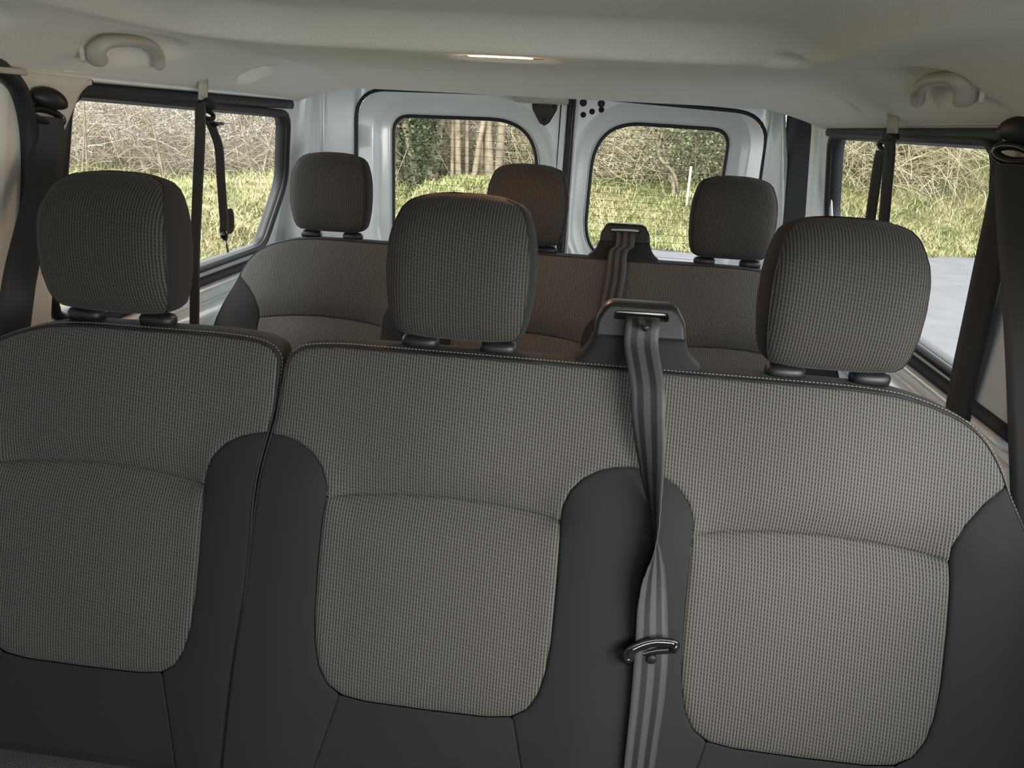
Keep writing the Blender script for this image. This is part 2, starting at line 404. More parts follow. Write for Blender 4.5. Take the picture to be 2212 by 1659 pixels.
for nm, s_, o_ in (('window_5', 1, fwin), ('window_6', 1, cabw)):
    quarter_window(nm, s_, o_, None)

# thick upper seal band and stepped roof rail above the quarter windows
def strip(name, side, ys, zs, inset, w, d, m, label, parent=None, n=10):
    fx = xl if side < 0 else xr
    P = catmull([(fx(z)-side*inset, y, z) for y, z in zip(ys, zs)], 6)
    V, Fc = tube(P, 1.0, n, False, (w, d), upv=(1, 0, 0)); o = ob(name, V, Fc, m, parent)
    if parent is None: structure(o, label)
    return o
for side, w_, nm in ((-1, lw, 'left'), (1, rw, 'right')):
    zt_ = float(w_[:, 1].max()); y1 = float(w_[:, 0].max()); y0 = 1.36 if side < 0 else 1.33
    strip('trim_%d' % (1 if side < 0 else 2), side, [y0, (y0+y1)/2, y1-.03], [zt_+.015]*3, .002, .008, .013, M_RUB, 'thick black rubber band along the top of the %s quarter window' % nm)
    for k, (dz, ins, ww, dd) in enumerate(((.034, .006, .008, .006), (.046, .014, .012, .006), (.060, .022, .018, .008))):
        strip('trim_%d' % ((3 if side < 0 else 6)+k), side, [y0-.02, (y0+y1)/2, y1+.0], [zt_+dz]*3, ins, ww, dd, M_PAINT, 'pressed white metal rail above the %s quarter window' % nm)
    zb_ = float(w_[:, 1].min())
    strip('trim_%d' % (9 if side < 0 else 10), side, [1.3, 1.9, 2.46], [zb_-.042]*3, .008, .014, .012, M_DTRIM, 'dark strip below the %s quarter window' % nm)
    strip('trim_%d' % (11 if side < 0 else 12), side, [1.3, 1.9, 2.5], [zb_-.062]*3, .012, .018, .009, M_PAINT, 'white metal ridge below the %s quarter window' % nm)
    strip('trim_%d' % (13 if side < 0 else 14), side, [1.3, 1.9, 2.55], [zb_-.15, zb_-.155, zb_-.16], .02, .03, .05, M_PAINT, 'white waist panel below the %s quarter window' % nm)
    strip('trim_%d' % (31 if side < 0 else 32), side, [1.3, 1.9, 2.55], [zb_-.235, zb_-.235, zb_-.235], .02, .035, .014, M_PAINT, 'lower white metal ridge under the %s quarter window' % nm)

# rear corner pillars: plan profile drawn upwards
def pillar(name, plan, lean, m, label, z0=0.0, z1=1.56):
    P = catmull(plan, 5); rings = []
    for z in np.linspace(z0, z1, 24):
        w0 = math.copysign(.22, P[0][0]); rings.append([(p[0]+(w0+(lean-w0)*min(1, 1.6*i/len(P)))*(1.30-max(z, .55)), p[1], z) for i, p in enumerate(P)])
    V, Fc = loft(rings, closed=False); o = ob(name, V, Fc, m); md = o.modifiers.new('t', 'SOLIDIFY'); md.thickness = 0.004; md.offset = 0
    return structure(o, label)
def sx(px, py, Y): return atY(px, py, Y)[0]
pillar('trim_15', [(-0.798, 2.482), (-0.798, 2.488), (-0.790, 2.50), (-0.774, 2.507), (-0.764, 2.52), (-0.764, 2.555), (-0.778, 2.56), (-0.782, 2.575), (-0.772, 2.64), (-0.758, 2.645), (-0.750, 2.66), (-0.700, 2.70), (-0.672, 2.725), (-0.668, 2.77)], -0.03, M_PAINT, 'white metal corner pillar left of the rear doors')
pillar('trim_16', [(0.836, 2.425), (0.836, 2.44), (0.828, 2.46), (0.818, 2.475), (0.815, 2.51), (0.808, 2.53)], 0.10, M_PAINT, 'white metal corner pillar right of the rear doors')
pillar('trim_17', [(0.81, 2.53), (0.805, 2.56), (0.775, 2.665), (0.762, 2.68)], 0.06, M_DTRIM, 'dark grey trim panel in the right rear corner')
pillar('trim_18', [(0.765, 2.665), (0.752, 2.66), (0.742, 2.67), (0.725, 2.70), (0.712, 2.715), (0.708, 2.77)], 0.02, M_PAINT, 'white metal door jamb at the right rear corner')
structure(box('wall_rear', (-0.95, 0.98, 2.775, 2.80, 1.375, 1.58), M_PAINT), 'painted rear header above the doors')

# rear doors -------------------------------------------------------
YD = 2.72
SPL = 0.067
def door(name, outline, hole, label, glass_name, glass_label, sgn):
    root = empty(name, (float(outline[:, 0].mean()), YD, 0.0)); structure(root, label)
    out = resample(outline, 0.03); hp = resample(hole, 0.012)
    rings = [(0.0, .040), (.006, .030), (.014, .026), (.040, .022), (.052, .012), (.060, .003), (.068, .000)]
    R = []
    for d, dy in rings:
        q = offset_poly(hp, d) if d else hp.copy()
        lo_, hi_ = out[:, 0].min()+.004, out[:, 0].max()-.004
        q[:, 0] = np.clip(q[:, 0], lo_, hi_); R.append([(p[0], YD+dy, p[1]) for p in q])
    V, Fc = loft(R)
    hole2 = np.array([(p[0], p[2]) for p in R[-1]])
    v, f = cdt(out, [hole2], flat_pts(out, [hole2], .08))
    V2 = [(p[0], YD, p[1]) for p in v]
    edge = loft([[(p[0], YD, p[1]) for p in out], [(p[0], YD+.03, p[1]) for p in offset_poly(out, .002)]])
    V, Fc = join([(V, Fc), (V2, [tuple(int(i) for i in t) for t in f]), edge])
    fix_normals(ob('door_panel', V, Fc, M_PAINT, root))
    sl = tube([(p[0], YD+.026, p[1]) for p in offset_poly(hp, -.002)], 1, 8, True, (.006, .006), upv=(0, 1, 0))
    g = empty(glass_name, (float(hole[:, 0].mean()), YD+.035, 0.9)); structure(g, glass_label)
    ob('window_seal', *sl, M_RUB, g)
    v, f = cdt(hp, [], flat_pts(hp, [], .1)); ob('pane', [(p[0], YD+.036, p[1]) for p in v], f, M_GLASS, g, smooth=False)
    L = []
    z = hp[:, 1].max()-0.022
    while z > hp[:, 1].min()+.02:
        xs = []
        for i in range(len(hp)):
            a, b = hp[i], hp[(i+1) % len(hp)]
            if (a[1]-z)*(b[1]-z) < 0: xs.append(a[0]+(b[0]-a[0])*(z-a[1])/(b[1]-a[1]))
        if len(xs) >= 2: L.append(box_vf(min(xs)+.004, max(xs)-.004, YD+.0335, YD+.0345, z-.0005, z+.0005))
        z -= 0.0262
    ob('heating_wires', *join(L), M_HOLE, g, smooth=False)
    return root
dl = round_poly([(-0.668, 0.25, .05), (-0.662, 1.398, .10), (SPL-.014, 1.41, .01), (SPL-.014, 0.25, .01)])
dr = round_poly([(SPL+.016, 0.25, .01), (SPL+.016, 1.41, .01), (0.706, 1.385, .11), (0.706, 0.25, .05)])
lh = round_poly([(-0.545, 0.86, .10), (-0.546, 1.326, .06), (-0.037, 1.334, .17), (-0.036, 0.86, .12)], 12)
rh = round_poly([(0.140, 0.865, .16), (0.150, 1.343, .16), (0.597, 1.337, .06), (0.590, 0.865, .10)], 12)
d1 = door('door_1', dl, lh, 'white painted left rear door leaf', 'window_3', 'heated rear window in the left door leaf', 1)
d2 = door('door_2', dr, rh, 'white painted right rear door leaf', 'window_4', 'heated rear window in the right door leaf', -1)
# centre seals and jamb strips
structure(box('trim_19', (SPL-.012, SPL+.004, YD-.012, YD+.04, .25, 1.42), M_RUB, bevel=.004), 'black rubber seal between the rear doors')
box('edge_fold', (SPL-.034, SPL-.016, YD-.010, YD+.0, .25, 1.42), M_PAINT, d1, bevel=.003)
box('edge_fold', (SPL+.006, SPL+.013, YD-.014, YD+.02, .25, 1.42), M_DTRIM, d2, bevel=.002)
box('edge_fold', (SPL+.0145, SPL+.024, YD-.008, YD+.02, .25, 1.42), M_PAINT, d2, bevel=.003)
structure(ob('trim_20', *tube([(p[0], YD-.004, p[1]) for p in resample(offset_poly(dl, .006), .02) if not (p[0] > SPL-.02)], 1, 8, False, (.006, .006), upv=(0, 1, 0)), M_RUB), 'black seal round the left rear door')
structure(ob('trim_21', *tube([(p[0], YD-.004, p[1]) for p in np.roll(resample(offset_poly(dr, .006), .02), -6, 0) if not (p[0] < SPL+.02)], 1, 8, False, (.006, .006), upv=(0, 1, 0)), M_RUB), 'black seal round the right rear door')
# black three screw plate at the top of the left leaf
pl = [atY(*p, YD) for p in ((1150, 219), (1205, 222), (1203, 238), (1187, 265), (1176, 272), (1166, 266), (1151, 236))]
po = round_poly([(p[0], p[2], .006) for p in pl], 3)
V, Fc = loft([[(p[0], YD-dy, p[1]) for p in offset_poly(po, o_)] for dy, o_ in ((0, 0), (.010, 0), (.013, -.003))], cap1=True)
plate = fix_normals(ob('latch_plate', V, Fc, M_BLACKP, d1, smooth=False)); plate['label'] = 'black plastic latch plate with three screws'
for p in ((1157, 228), (1197, 230), (1176, 259)):
    c = atY(*p, YD)
    V, Fc = tube([(c[0], YD-.012, c[2]), (c[0], YD-.016, c[2])], .006, 10, upv=(0, 0, 1)); ob('screw', V, Fc, M_GLOSSB, plate)
for (px_, py_, r_) in ((1260, 248, .0095), (1279, 241, .0095), (1299, 237, .0095)):
    c = atY(px_, py_, YD); V, Fc = tube([(c[0], YD-.0015, c[2]), (c[0], YD+.002, c[2])], r_, 16, upv=(0, 0, 1)); ob('drain_hole', V, Fc, M_HOLE, d2)
for (px_, py_, r_) in ((1260, 222, .012), (1299, 224, .012)):
    c = atY(px_, py_, YD); V, Fc = tube([(c[0], YD-.006, c[2]), (c[0], YD-.003, c[2]), (c[0], YD+.002, c[2])], [r_*.6, r_, r_], 16, upv=(0, 0, 1)); o = ob('plug', V, Fc, M_DTRIM, d2)
# grey moulded cover under the headliner above the door split
c0 = atY(1112, 212, 2.60); c1 = atY(1228, 214, 2.60)
structure(box('trim_22', (c0[0], c1[0], 2.56, 2.66, c0[2]-.012, c0[2]+.03), M_GRIP, bevel=.008), 'grey moulded cover above the rear door split')

# B pillar trims ----------------------------------------------------
def wall_patch(name, side, poly, out, m, label, r=.02):
    P = resample(round_poly([(a, b, r) for a, b in poly]), .015); fx = xl if side < 0 else xr
    rings = [[(fx(p[1])-side*o_, p[0], p[1]) for p in offset_poly(P, d)] for d, o_ in ((0, 0), (0, out*.6), (-.006, out*.93), (-.014, out))]
    V, Fc = loft(rings); v, f = cdt(offset_poly(P, -.014), [], flat_pts(offset_poly(P, -.014), [], .05))
    V2 = [(fx(p[1])-side*out, p[0], p[1]) for p in v]; V, Fc = join([(V, Fc), (V2, [tuple(int(i) for i in t) for t in f])])
    return structure(fix_normals(ob(name, V, Fc, m)), label)
wall_patch('trim_23', -1, [(1.20, 1.36), (1.20, .2), (1.385, .2), (1.36, .95), (1.355, 1.25), (1.40, 1.33), (1.45, 1.36)], .02, M_TRIMB, 'beige pillar trim behind the left sliding door')
wall_patch('trim_24', 1, [(1.00, 1.37), (1.00, .2), (1.215, .2), (1.265, .95), (1.33, 1.25), (1.345, 1.33), (1.37, 1.37)], .02, M_TRIMB, 'beige pillar trim on the right')
# black door aperture seals
for nm, side, path in (('trim_25', -1, [(0.7, 1.372), (1.10, 1.370), (1.20, 1.35), (1.243, 1.30), (1.262, 1.20), (1.262, 1.0), (1.255, .6), (1.25, .2)]),):
    fx = xl if side < 0 else xr
    P = catmull([(fx(z)-side*.028, y, z) for y, z in path], 8); V, Fc = tube(P, 1.0, 12, False, (.014, .015), upv=(1, 0, 0)); structure(ob(nm, V, Fc, M_RUB), 'thick black door aperture seal on the left')
q0, q1 = pxl(0, 128), pxl(62, 136)
structure(box('trim_26', (-0.775, -0.735, .6, 1.225, 1.352, 1.362), M_GRIP, bevel=.003), 'pale grey rail at the headliner edge, top left')
# right B-pillar: grey-green inner flange along the window's front edge
P = catmull([pxr(2176, 500)+np.array([-.022, 0, 0]), pxr(2168, 600)+np.array([-.022, 0, 0]), pxr(2145, 700)+np.array([-.022, 0, 0]), pxr(2122, 780)+np.array([-.022, 0, 0]), pxr(2098, 860)+np.array([-.022, 0, 0])], 6)
V, Fc = tube(P, 1.0, 10, False, (.006, .016), upv=(1, 0, 0)); structure(ob('trim_27', V, Fc, M_DTRIM), 'grey flange along the front edge of the right quarter window')

# ================================================================== SEATS
REC = 0.325
def seat_place(rowy):
    nrm = np.array([0, -1, REC]); nrm /= np.linalg.norm(nrm)
    def f(u, w, h):
        base = np.array([u, rowy+(w-0.98)*REC, w]); return base+nrm*h
    return f
def mirror(L): return [(-a, b) for a, b in L][::-1]
FOLD = [(-.172, .787), (-.13, .7945), (-.07, .8005), (0, .803), (.07, .8005), (.13, .7945), (.172, .787)]
INS_R = [(.174, .76), (.175, .70), (.174, .63), (.170, .585), (.162, .552), (.148, .528), (.125, .514)]       # going down
INS_B = [(.09, .5095), (.0, .5085), (-.09, .5095)]
SHOULDER = [(.172, .787), (.173, .806), (.182, .830), (.199, .849), (.222, .862), (.245, .868), (.265, .870)]      # going outwards and up
OUTER = [(.172, .787), (.174, .808), (.187, .836), (.211, .866), (.238, .890)]
def cshift(L, c): return [(a+c, b) for a, b in L]

def base_h(u, w, centers):
    d = np.min([abs(u-c) for c in centers], axis=0)
    b = 0.016*sm((d-.12)/.12)*(1-sm((w-.80)/.12)) + 0.006*np.cos(np.clip(d/.2, 0, 1)*math.pi)*sm((w-.78)/.1)
    b = b - 0.010*np.exp(-((w-.795)/.03)**2)*(1-sm((d-.15)/.05))
    b = b + 0.018*(1-sm((w-.40)/.14))*0
    return b
def puff_panel(name, poly, place, centers, m, parent, e=.005, r=.010, puff=.004, sp=.012):
    P = resample(poly, .0065); rings = (.0012, .0035, r*.75)
    pts = flat_pts(P, [], sp, rings); v, f = cdt(P, [], pts); d = dist_poly(P, v)
    t = np.clip(d/r, 0, 1); h = e*np.sqrt(np.clip(1-(1-t)**2, 0, 1))-e+puff*(1-np.exp(-d/.05))+base_h(v[:, 0], v[:, 1], centers)
    V = [place(a[0], a[1], hh) for a, hh in zip(v, h)]
    Fc = []
    for t_ in f:
        a, b, c = [V[i] for i in t_]; nrm = np.cross(np.subtract(b, a), np.subtract(c, a))
        Fc.append(tuple(t_) if nrm[1] < 0 else tuple(t_[::-1]))
    return ob(name, V, Fc, m, parent, uv=v)

def headrest(c, rowy, parent, zt=0.0):
    # superelliptic cushion lofted upwards; front, crown and back are knit, the two cheeks plain cloth
    zs = np.array([1.018, 1.022, 1.030, 1.045, 1.075, 1.11, 1.145, 1.175, 1.197, 1.210, 1.218, 1.222])+zt
    hw = np.array([.072, .088, .0965, .1015, .1060, .1080, .1070, .1030, .0978, .0925, .083, .056])
    hd = np.array([.020, .030, .038, .044, .050, .052, .051, .047, .040, .031, .020, .009])
    yc = np.array([1.090, 1.090, 1.090, 1.089, 1.089, 1.091, 1.094, 1.099, 1.105, 1.110, 1.115, 1.119])
    n = 64; rings = []; UV = []
    K = np.linspace(0, len(zs)-1, 40); zi = np.interp(K, range(len(zs)), zs); wi = np.interp(K, range(len(zs)), hw); di = np.interp(K, range(len(zs)), hd); yi = np.interp(K, range(len(zs)), yc)
    for z, a, b, y in zip(zi, wi, di, yi):
        R = []
        for k in range(n):
            th = 2*math.pi*(k+.5)/n; cx, sy = math.cos(th), math.sin(th)
            ex = 0.34; X = a*math.copysign(abs(cx)**ex, cx); Yv = b*math.copysign(abs(sy)**(0.55), sy)
            # front narrower than the middle: cheeks bulge out
            X *= 1-0.035*max(0, -Yv/b)**2
            bow = -0.006*(1-(X/a)**2)*(Yv < 0)
            R.append((c+X, rowy-1.04+y+Yv+bow, z-0.013*(X/.10)**2*sm((z-1.15-zt)/.06)))
        rings.append(R)
    V, Fc = loft(rings, True, True, True)
    nr = len(rings); knit, cheek = [], []
    for i in range(nr-1):
        for k in range(n):
            q = (i*n+k, i*n+(k+1) % n, (i+1)*n+(k+1) % n, (i+1)*n+k)
            th = 2*math.pi*(k+1)/n; cx = math.cos(th)
            (cheek if abs(cx) > 0.86 else knit).append(q)
    caps = [tuple(range(n))[::-1], tuple((nr-1)*n+k for k in range(n))]
    root = fix_normals(ob('headrest', V, cheek, M_DARK, parent))
    L = 0
    uvs = [(v[0], v[2]*1.0+ (0 if v[1] < rowy+.05 else .5)) for v in V]
    fc_ = ob('front_panel', V, knit+caps, M_WEAVE_H, root, uv=[(v[0], v[2]+max(0, (v[2]-1.19-zt))*0+(v[1]-rowy)*0.9*float(sm((v[2]-1.17-zt)/.04))) for v in V]); fix_normals(fc_)
    # seam beads where cheek meets knit
    for sgn in (-1, 1):
        kk = [k for k in range(n) if (math.cos(2*math.pi*(k+.5)/n)*sgn > 0) and math.sin(2*math.pi*(k+.5)/n) < 0]
        kk = min(kk, key=lambda k: abs(abs(math.cos(2*math.pi*(k+.5)/n))-0.86))
        P = [rings[i][kk] for i in range(2, nr-1)]
        Vv, Ff = tube(P, .0012, 6); ob('seam', Vv, Ff, M_PIPE, root)
    for sgn in (-1, 1):
        x = c+sgn*.0585; Vv, Ff = tube([(x, rowy+.047, .98+zt*0), (x, rowy+.052, 1.06+zt)], .0065, 14, upv=(0, 1, 0)); p = ob('post', Vv, Ff, M_CHROME, root); p['label'] = 'chrome post'
    return root

def guide(c, sgn, rowy, parent):
    x = c+sgn*.0585; y = rowy+.047; zb = 1.0035; rings = []
    for z, a, b in ((zb-.006, .026, .016), (zb+.0, .0275, .0175), (zb+.006, .0275, .0175), (zb+.0105, .0245, .0145), (zb+.0125, .018, .010), (zb+.013, .0095, .0085), (zb+.016, .0085, .008)):
        rings.append([(x+a*math.copysign(abs(math.cos(t))**.7, math.cos(t)), y+b*math.copysign(abs(math.sin(t))**.7, math.sin(t)), z) for t in np.linspace(0, 2*math.pi, 28, endpoint=False)])
    V, Fc = loft(rings, True, True, True); return fix_normals(ob('headrest_guide', V, Fc, M_BLACKP, parent))

def edge_top(u0, u1, kind):  # pieces of the seam outline
    pass

def build_seat(name, centers, left_kind, right_kind, rowy, label, stitches=True, tower=False, detail=1.0):
    """kind: 'split' = straight inner edge, 'outer' = wide rounded shoulder towards the wall"""
    root = empty(name, (float(np.mean(centers)), rowy+.02, 0.0)); tag(root, label, 'seat')
    place = seat_place(rowy); cL, cR = centers[0], centers[-1]
    OUT = [(.0, .9985), (.05, .997), (.10, .992), (.16, .975), (.200, .952), (.228, .915), (.244, .875), (.266, .822), (.290, .755), (.308, .66), (.318, .50), (.32, .36)]
    SPR = [(.17, .9995), (.225, .9965), (.25, .990), (.262, .981), (.2675, .965), (.2655, .90), (.262, .868), (.255, .78), (.2545, .663), (.243, .53), (.238, .36)]   # right edge of the left single seat
    SPL_ = [(-.17, .9985), (-.221, .9935), (-.240, .985), (-.248, .974), (-.253, .95), (-.259, .89), (-.2625, .868), (-.270, .79), (-.277, .66), (-.287, .53), (-.292, .36)]
    right = cshift(OUT if right_kind == 'outer' else SPR, cR)
    left = [(cL-a, b) for a, b in OUT] if left_kind == 'outer' else cshift(SPL_, cL)
    gap = right[0][0]-left[0][0]; fill = [(left[0][0]+gap*k/max(1, int(gap/.06)), .9987) for k in range(1, int(gap/.06))]
    outline = left[::-1] + fill + right           # from bottom left, over the top, to bottom right
    outline_s = [outline[0]]+[tuple(p) for p in catmull(outline, 4)[1:-1]]+[outline[-1]]
    oa = np.array(outline_s)
    def edge_u(w, side):
        L = np.array([p for p in (left if side < 0 else right)]); L = L[np.argsort(L[:, 1])]
        return float(np.interp(w, L[:, 1], L[:, 0]))
    # --- upper knit panel
    def sub_edge(side, w0):           # seam points above height w0 on one side
        L = left if side < 0 else right; D = catmull(L, 4); return [tuple(p) for p in D if p[1] > w0+.004]
    wR = .890 if right_kind == 'outer' else .870; wL = .890 if left_kind == 'outer' else .868
    top = sub_edge(-1, wL)[::-1] + sub_edge(1, wR)
    lower = []   # right to left
    for i, c in reversed(list(enumerate(centers))):
        rs = (OUTER if right_kind == 'outer' else SHOULDER) if i == len(centers)-1 else SHOULDER
        ls = (OUTER if left_kind == 'outer' else SHOULDER) if i == 0 else SHOULDER
        rr = cshift(rs, c)[::-1]; ll = [(c-a, b) for a, b in ls]
        if i == len(centers)-1: rr = [(edge_u(wR, 1), wR)]+[p for p in rr if p[0] < edge_u(wR, 1)-.012]
        if i == 0: ll = [p for p in ll if p[0] > edge_u(wL, -1)+.012]+[(edge_u(wL, -1), wL)]
        lower += rr[:-1]+cshift(FOLD, c)[::-1]+ll[1:]
    P = np.array(top+lower)
    puff_panel('upper_panel', P, place, centers, M_WEAVE, root, e=.004, r=.008, puff=.005)
    # --- lower knit inserts
    side_l = mirror(INS_R)
    for c in centers:
        P = np.array(cshift(FOLD, c)+cshift(INS_R, c)+cshift(INS_B, c)+[(c-a, b) for a, b in INS_R][::-1])
        puff_panel('seat_insert', P, place, centers, M_WEAVE, root, e=.005, r=.012, puff=.010)
    # --- bolsters
    DG = (.128, .5145); DB = (.170, .36)
    ins_down = [(.172, .787)]+[p for p in INS_R[:-1]]+[DG]
    bol = []
    # left outer / split bolster
    Lw = [tuple(p) for p in catmull(left, 4) if p[1] < wL-.004]          # going down
    ls = OUTER if left_kind == 'outer' else SHOULDER
    shl = [(cL-a, b) for a, b in ls if cL-a > edge_u(wL, -1)+.012][::-1]
    P = [(edge_u(wL, -1), wL)]+shl+[(cL-a, b) for a, b in ins_down][1:]+[(cL-DB[0], DB[1])]+Lw[::-1]
    bol.append(P)
    rs = OUTER if right_kind == 'outer' else SHOULDER
    shr = [(cR+a, b) for a, b in rs if cR+a < edge_u(wR, 1)-.012][::-1]
    Rw = [tuple(p) for p in catmull(right, 4) if p[1] < wR-.004]
    P = [(edge_u(wR, 1), wR)]+shr+[(cR+a, b) for a, b in ins_down][1:]+[(cR+DB[0], DB[1])]+Rw[::-1]
    bol.append(P)
    for a_, b_ in zip(centers[:-1], centers[1:]):
        P = [(a_+p, q) for p, q in ins_down][::-1]+cshift(SHOULDER, a_)[1:]+[(b_-p, q) for p, q in SHOULDER][::-1][1:-1]+[(b_-p, q) for p, q in ins_down]+[(b_-DB[0], DB[1]), (a_+DB[0], DB[1])]
        Q = []
        for p in P:
            if not Q or math.dist(p, Q[-1]) > 1e-5: Q.append(p)
        bol.append(Q)
    for P in bol: puff_panel('side_bolster', np.array(P), place, centers, M_DARK, root, e=.003, r=.006, puff=.004)
    for c in centers:
        P = [(c-DG[0], DG[1])]+[(c+a, b) for a, b in INS_B[::-1]]+[(c+DG[0], DG[1]), (c+DB[0], DB[1]), (c-DB[0], DB[1])]
        puff_panel('lower_apron', np.array(P), place, centers, M_DARK, root, e=.0015, r=.004, puff=.0)
    # --- shell: seam -> top band -> back
    cl = np.vstack([oa, [[oa[-1][0]-.01, .345]], [[oa[0][0]+.01, .345]]]); cl = resample(cl, .012)
    prof = [(-.001, .003), (.0008, .000), (.0018, -.005), (.0024, -.014), (.0024, -.030), (.0004, -.052), (-.005, -.068), (-.012, -.080), (-.022, -.088)]
    bh = base_h(cl[:, 0], cl[:, 1], centers)
    rings = []
    nrm = np.array([0, -1, REC])/math.hypot(1, REC)
    for o_, h_ in prof:
        q = offset_poly(cl, -o_) if False else offset_poly(cl, o_)
        fade = max(0, 1+h_/.03)
        rings.append([place(p[0], p[1], -.004+b*fade)+np.array([0, -h_, 0]) for p, b in zip(q, bh)])
    V, Fc = loft(rings, True, False, True); shell = fix_normals(ob('backrest', V, Fc, M_DARK, root))
    # piping and stitching
    run = resample(oa[(oa[:, 1] > .62)], .004, closed=False); bh = base_h(run[:, 0], run[:, 1], centers)
    V, Fc = tube([place(p[0], p[1], b-.0015) for p, b in zip(run, bh)], .0013, 8); ob('piping', V, Fc, M_PIPE, root)
    if stitches:
        st = resample(oa[(oa[:, 1] > .62)], .0052, closed=False); L = []
        ctr = np.array([np.mean(centers), .6])
        T = np.gradient(st, axis=0); T /= np.linalg.norm(T, axis=1)[:, None]
        for p, t_ in zip(st, T):
            nn = np.array([-t_[1], t_[0]]);  nn = nn if nn@(p-ctr) > 0 else -nn
            b = float(base_h(np.array([p[0]]), np.array([p[1]]), centers)[0])
            q = p+nn*.0032
            a3 = place(*(q-t_*.0016), -.004+b*.85)+np.array([0, .0045, .0006]); b3 = place(*(q+t_*.0016), -.004+b*.85)+np.array([0, .0045, .0006])
            L.append(tube([a3, b3], .00055, 5))
        o = ob('stitching', *join(L), M_STITCH, root); o['label'] = 'pale thread stitching'; o.location = (0, 0, 0)
    for c in centers:
        headrest(c, rowy, root)
        guide(c, -1, rowy, root); guide(c, 1, rowy, root)
    # --- cushion
    x0, x1 = oa[0][0]+.004, oa[-1][0]-.004
    yb = rowy+(0.40-.98)*REC-.004
    cu = box('seat_cushion', (x0, x1, yb-.50, yb+.03, .23, .388), M_DARK, root, bevel=.045, seg=6)
    for c in centers:
        P = round_poly([(c-.19, yb-.46, .05), (c-.19, yb-.012, .03), (c+.19, yb-.012, .03), (c+.19, yb-.46, .05)])
        P = resample(P, .012); v, f = cdt(P, [], flat_pts(P, [], .03, (.003, .01))); d = dist_poly(P, v)
        V = [(a[0], a[1], .386+.010*(1-math.exp(-dd/.02))) for a, dd in zip(v, d)]
        fix_normals(ob('cushion_panel', V, f, M_WEAVE, root, uv=v))
    box('seat_base', (x0+.06, x1-.06, yb-.42, yb-.02, .0, .25), M_BLACKP, root, bevel=.01)
    return root

R2 = 1.04; R3 = 2.005
seatL = build_seat('single_seat', [-.53], 'outer', 'split', R2, 'single grey knit seat on the left of the nearer row')
seatR = build_seat('double_bench_seat', [0.0, .53], 'split', 'outer', R2, 'grey knit double bench seat of the nearer row with two headrests and a seatbelt tower')
seatB = build_seat('triple_bench_seat', [-.53, 0.0, .53], 'outer', 'outer', R3, 'dark grey triple bench seat at the back, nearest the rear doors', stitches=False)

def tower(rowy, parent, label=None):
    cx = .262; y0 = rowy+.026
    # cloth covered root
    rings = []
    for z, a, b, yo in ((.985, .100, .034, .030), (1.000, .092, .034, .030), (1.010, .080, .033, .030), (1.022, .072, .032, .030), (1.034, .068, .031, .030), (1.040, .064, .028, .030)):
        rings.append([(cx+a*math.copysign(abs(math.cos(t))**.5, math.cos(t)), y0+yo+b*math.copysign(abs(math.sin(t))**.5, math.sin(t)), z) for t in np.linspace(0, 2*math.pi, 40, endpoint=False)])
    V, Fc = loft(rings, True, False, True); root = fix_normals(ob('belt_tower', V, Fc, M_DARK, parent))
    # plastic bezel: outer rounded body with a slot through it, leaning back a little
    out = resample(round_poly([(cx-.066, 1.036, .004), (cx-.064, 1.062, .022), (cx-.050, 1.0865, .020), (cx+.048, 1.087, .020), (cx+.062, 1.064, .022), (cx+.066, 1.038, .004)]), .004)
    slot = resample(round_poly([(cx-.042, 1.064, .005), (cx-.038, 1.0765, .005), (cx+.036, 1.0775, .005), (cx+.040, 1.065, .005)]), .004)
    v, f = cdt(offset_poly(out, -.006), [slot], []);
    n0 = len(v)
    Vf = [(p[0], y0+.004+(p[1]-1.036)*.25, p[1]) for p in v]
    parts = [(Vf, [tuple(int(i) for i in t) for t in f])]
    parts.append(loft([[(p[0], y0+dy+(p[1]-1.036)*.25, p[1]) for p in offset_poly(out, o_)] for o_, dy in ((-.006, .004), (-.002, .0055), (0, .010), (0, .030), (-.003, .048), (-.010, .056))]))
    parts.append(loft([[(p[0], y0+dy+(p[1]-1.036)*.25, p[1]) for p in offset_poly(slot, o_)] for o_, dy in ((0, .004), (-.002, .007), (-.003, .05))]))
    b = fix_normals(ob('belt_guide', *join(parts), M_BLACKP, root)); b['label'] = 'black plastic belt slot guide'
    # pale roller bar in the slot
    V, Fc = tube([(cx-.036, y0+.022, 1.074), (cx+.034, y0+.022, 1.0745)], .0028, 10); ob('slot_bar', V, Fc, M_GRIP, root)
    return root
tower(R2, seatR); tower(R3, seatB)

# ================================================================== BELTS
def seat_pt(px_, py_, row, off):    # a point in front of a backrest plane
    n = np.array([0, 1, -REC]); n /= np.linalg.norm(n); p0 = np.array([0, row, .98])-n*off
    return on_plane(px_, py_, p0, n)
# centre belt of the nearer row, twisted once, with a tongue parked on it
belt = empty('seatbelt', (0.30, R2, .9)); tag(belt, 'dark striped lap belt hanging twisted from the nearer bench tower', 'seatbelt')
pts = [((1395, 685), 0, .0), ((1395, 700), 0, .012), ((1395, 760), 0, .024), ((1398, 830), 8, .026), ((1400, 900), 18, .026), ((1404, 980), 40, .028), ((1408, 1060), 62, .030), ((1413, 1130), 80, .032),
       ((1415, 1180), 98, .032), ((1412, 1240), 128, .030), ((1409, 1310), 148, .028), ((1408, 1385), 160, .026), ((1405, 1440), 168, .024), ((1398, 1520), 166, .022), ((1388, 1600), 158, .020), ((1378, 1680), 154, .018), ((1366, 1760), 154, .018), ((1355, 1850), 158, .016), ((1345, 1935), 165, .014)]
C = []; A = []
for (p, a, off) in pts:
    q = seat_pt(p[0], p[1], R2, off+.004); C.append(q); A.append(a)
C[0] = np.array([.262, R2+.036, 1.070]); C[1] = np.array([.263, R2+.016, 1.064]); C[2] = np.array([.2635, R2+.006, 1.036])
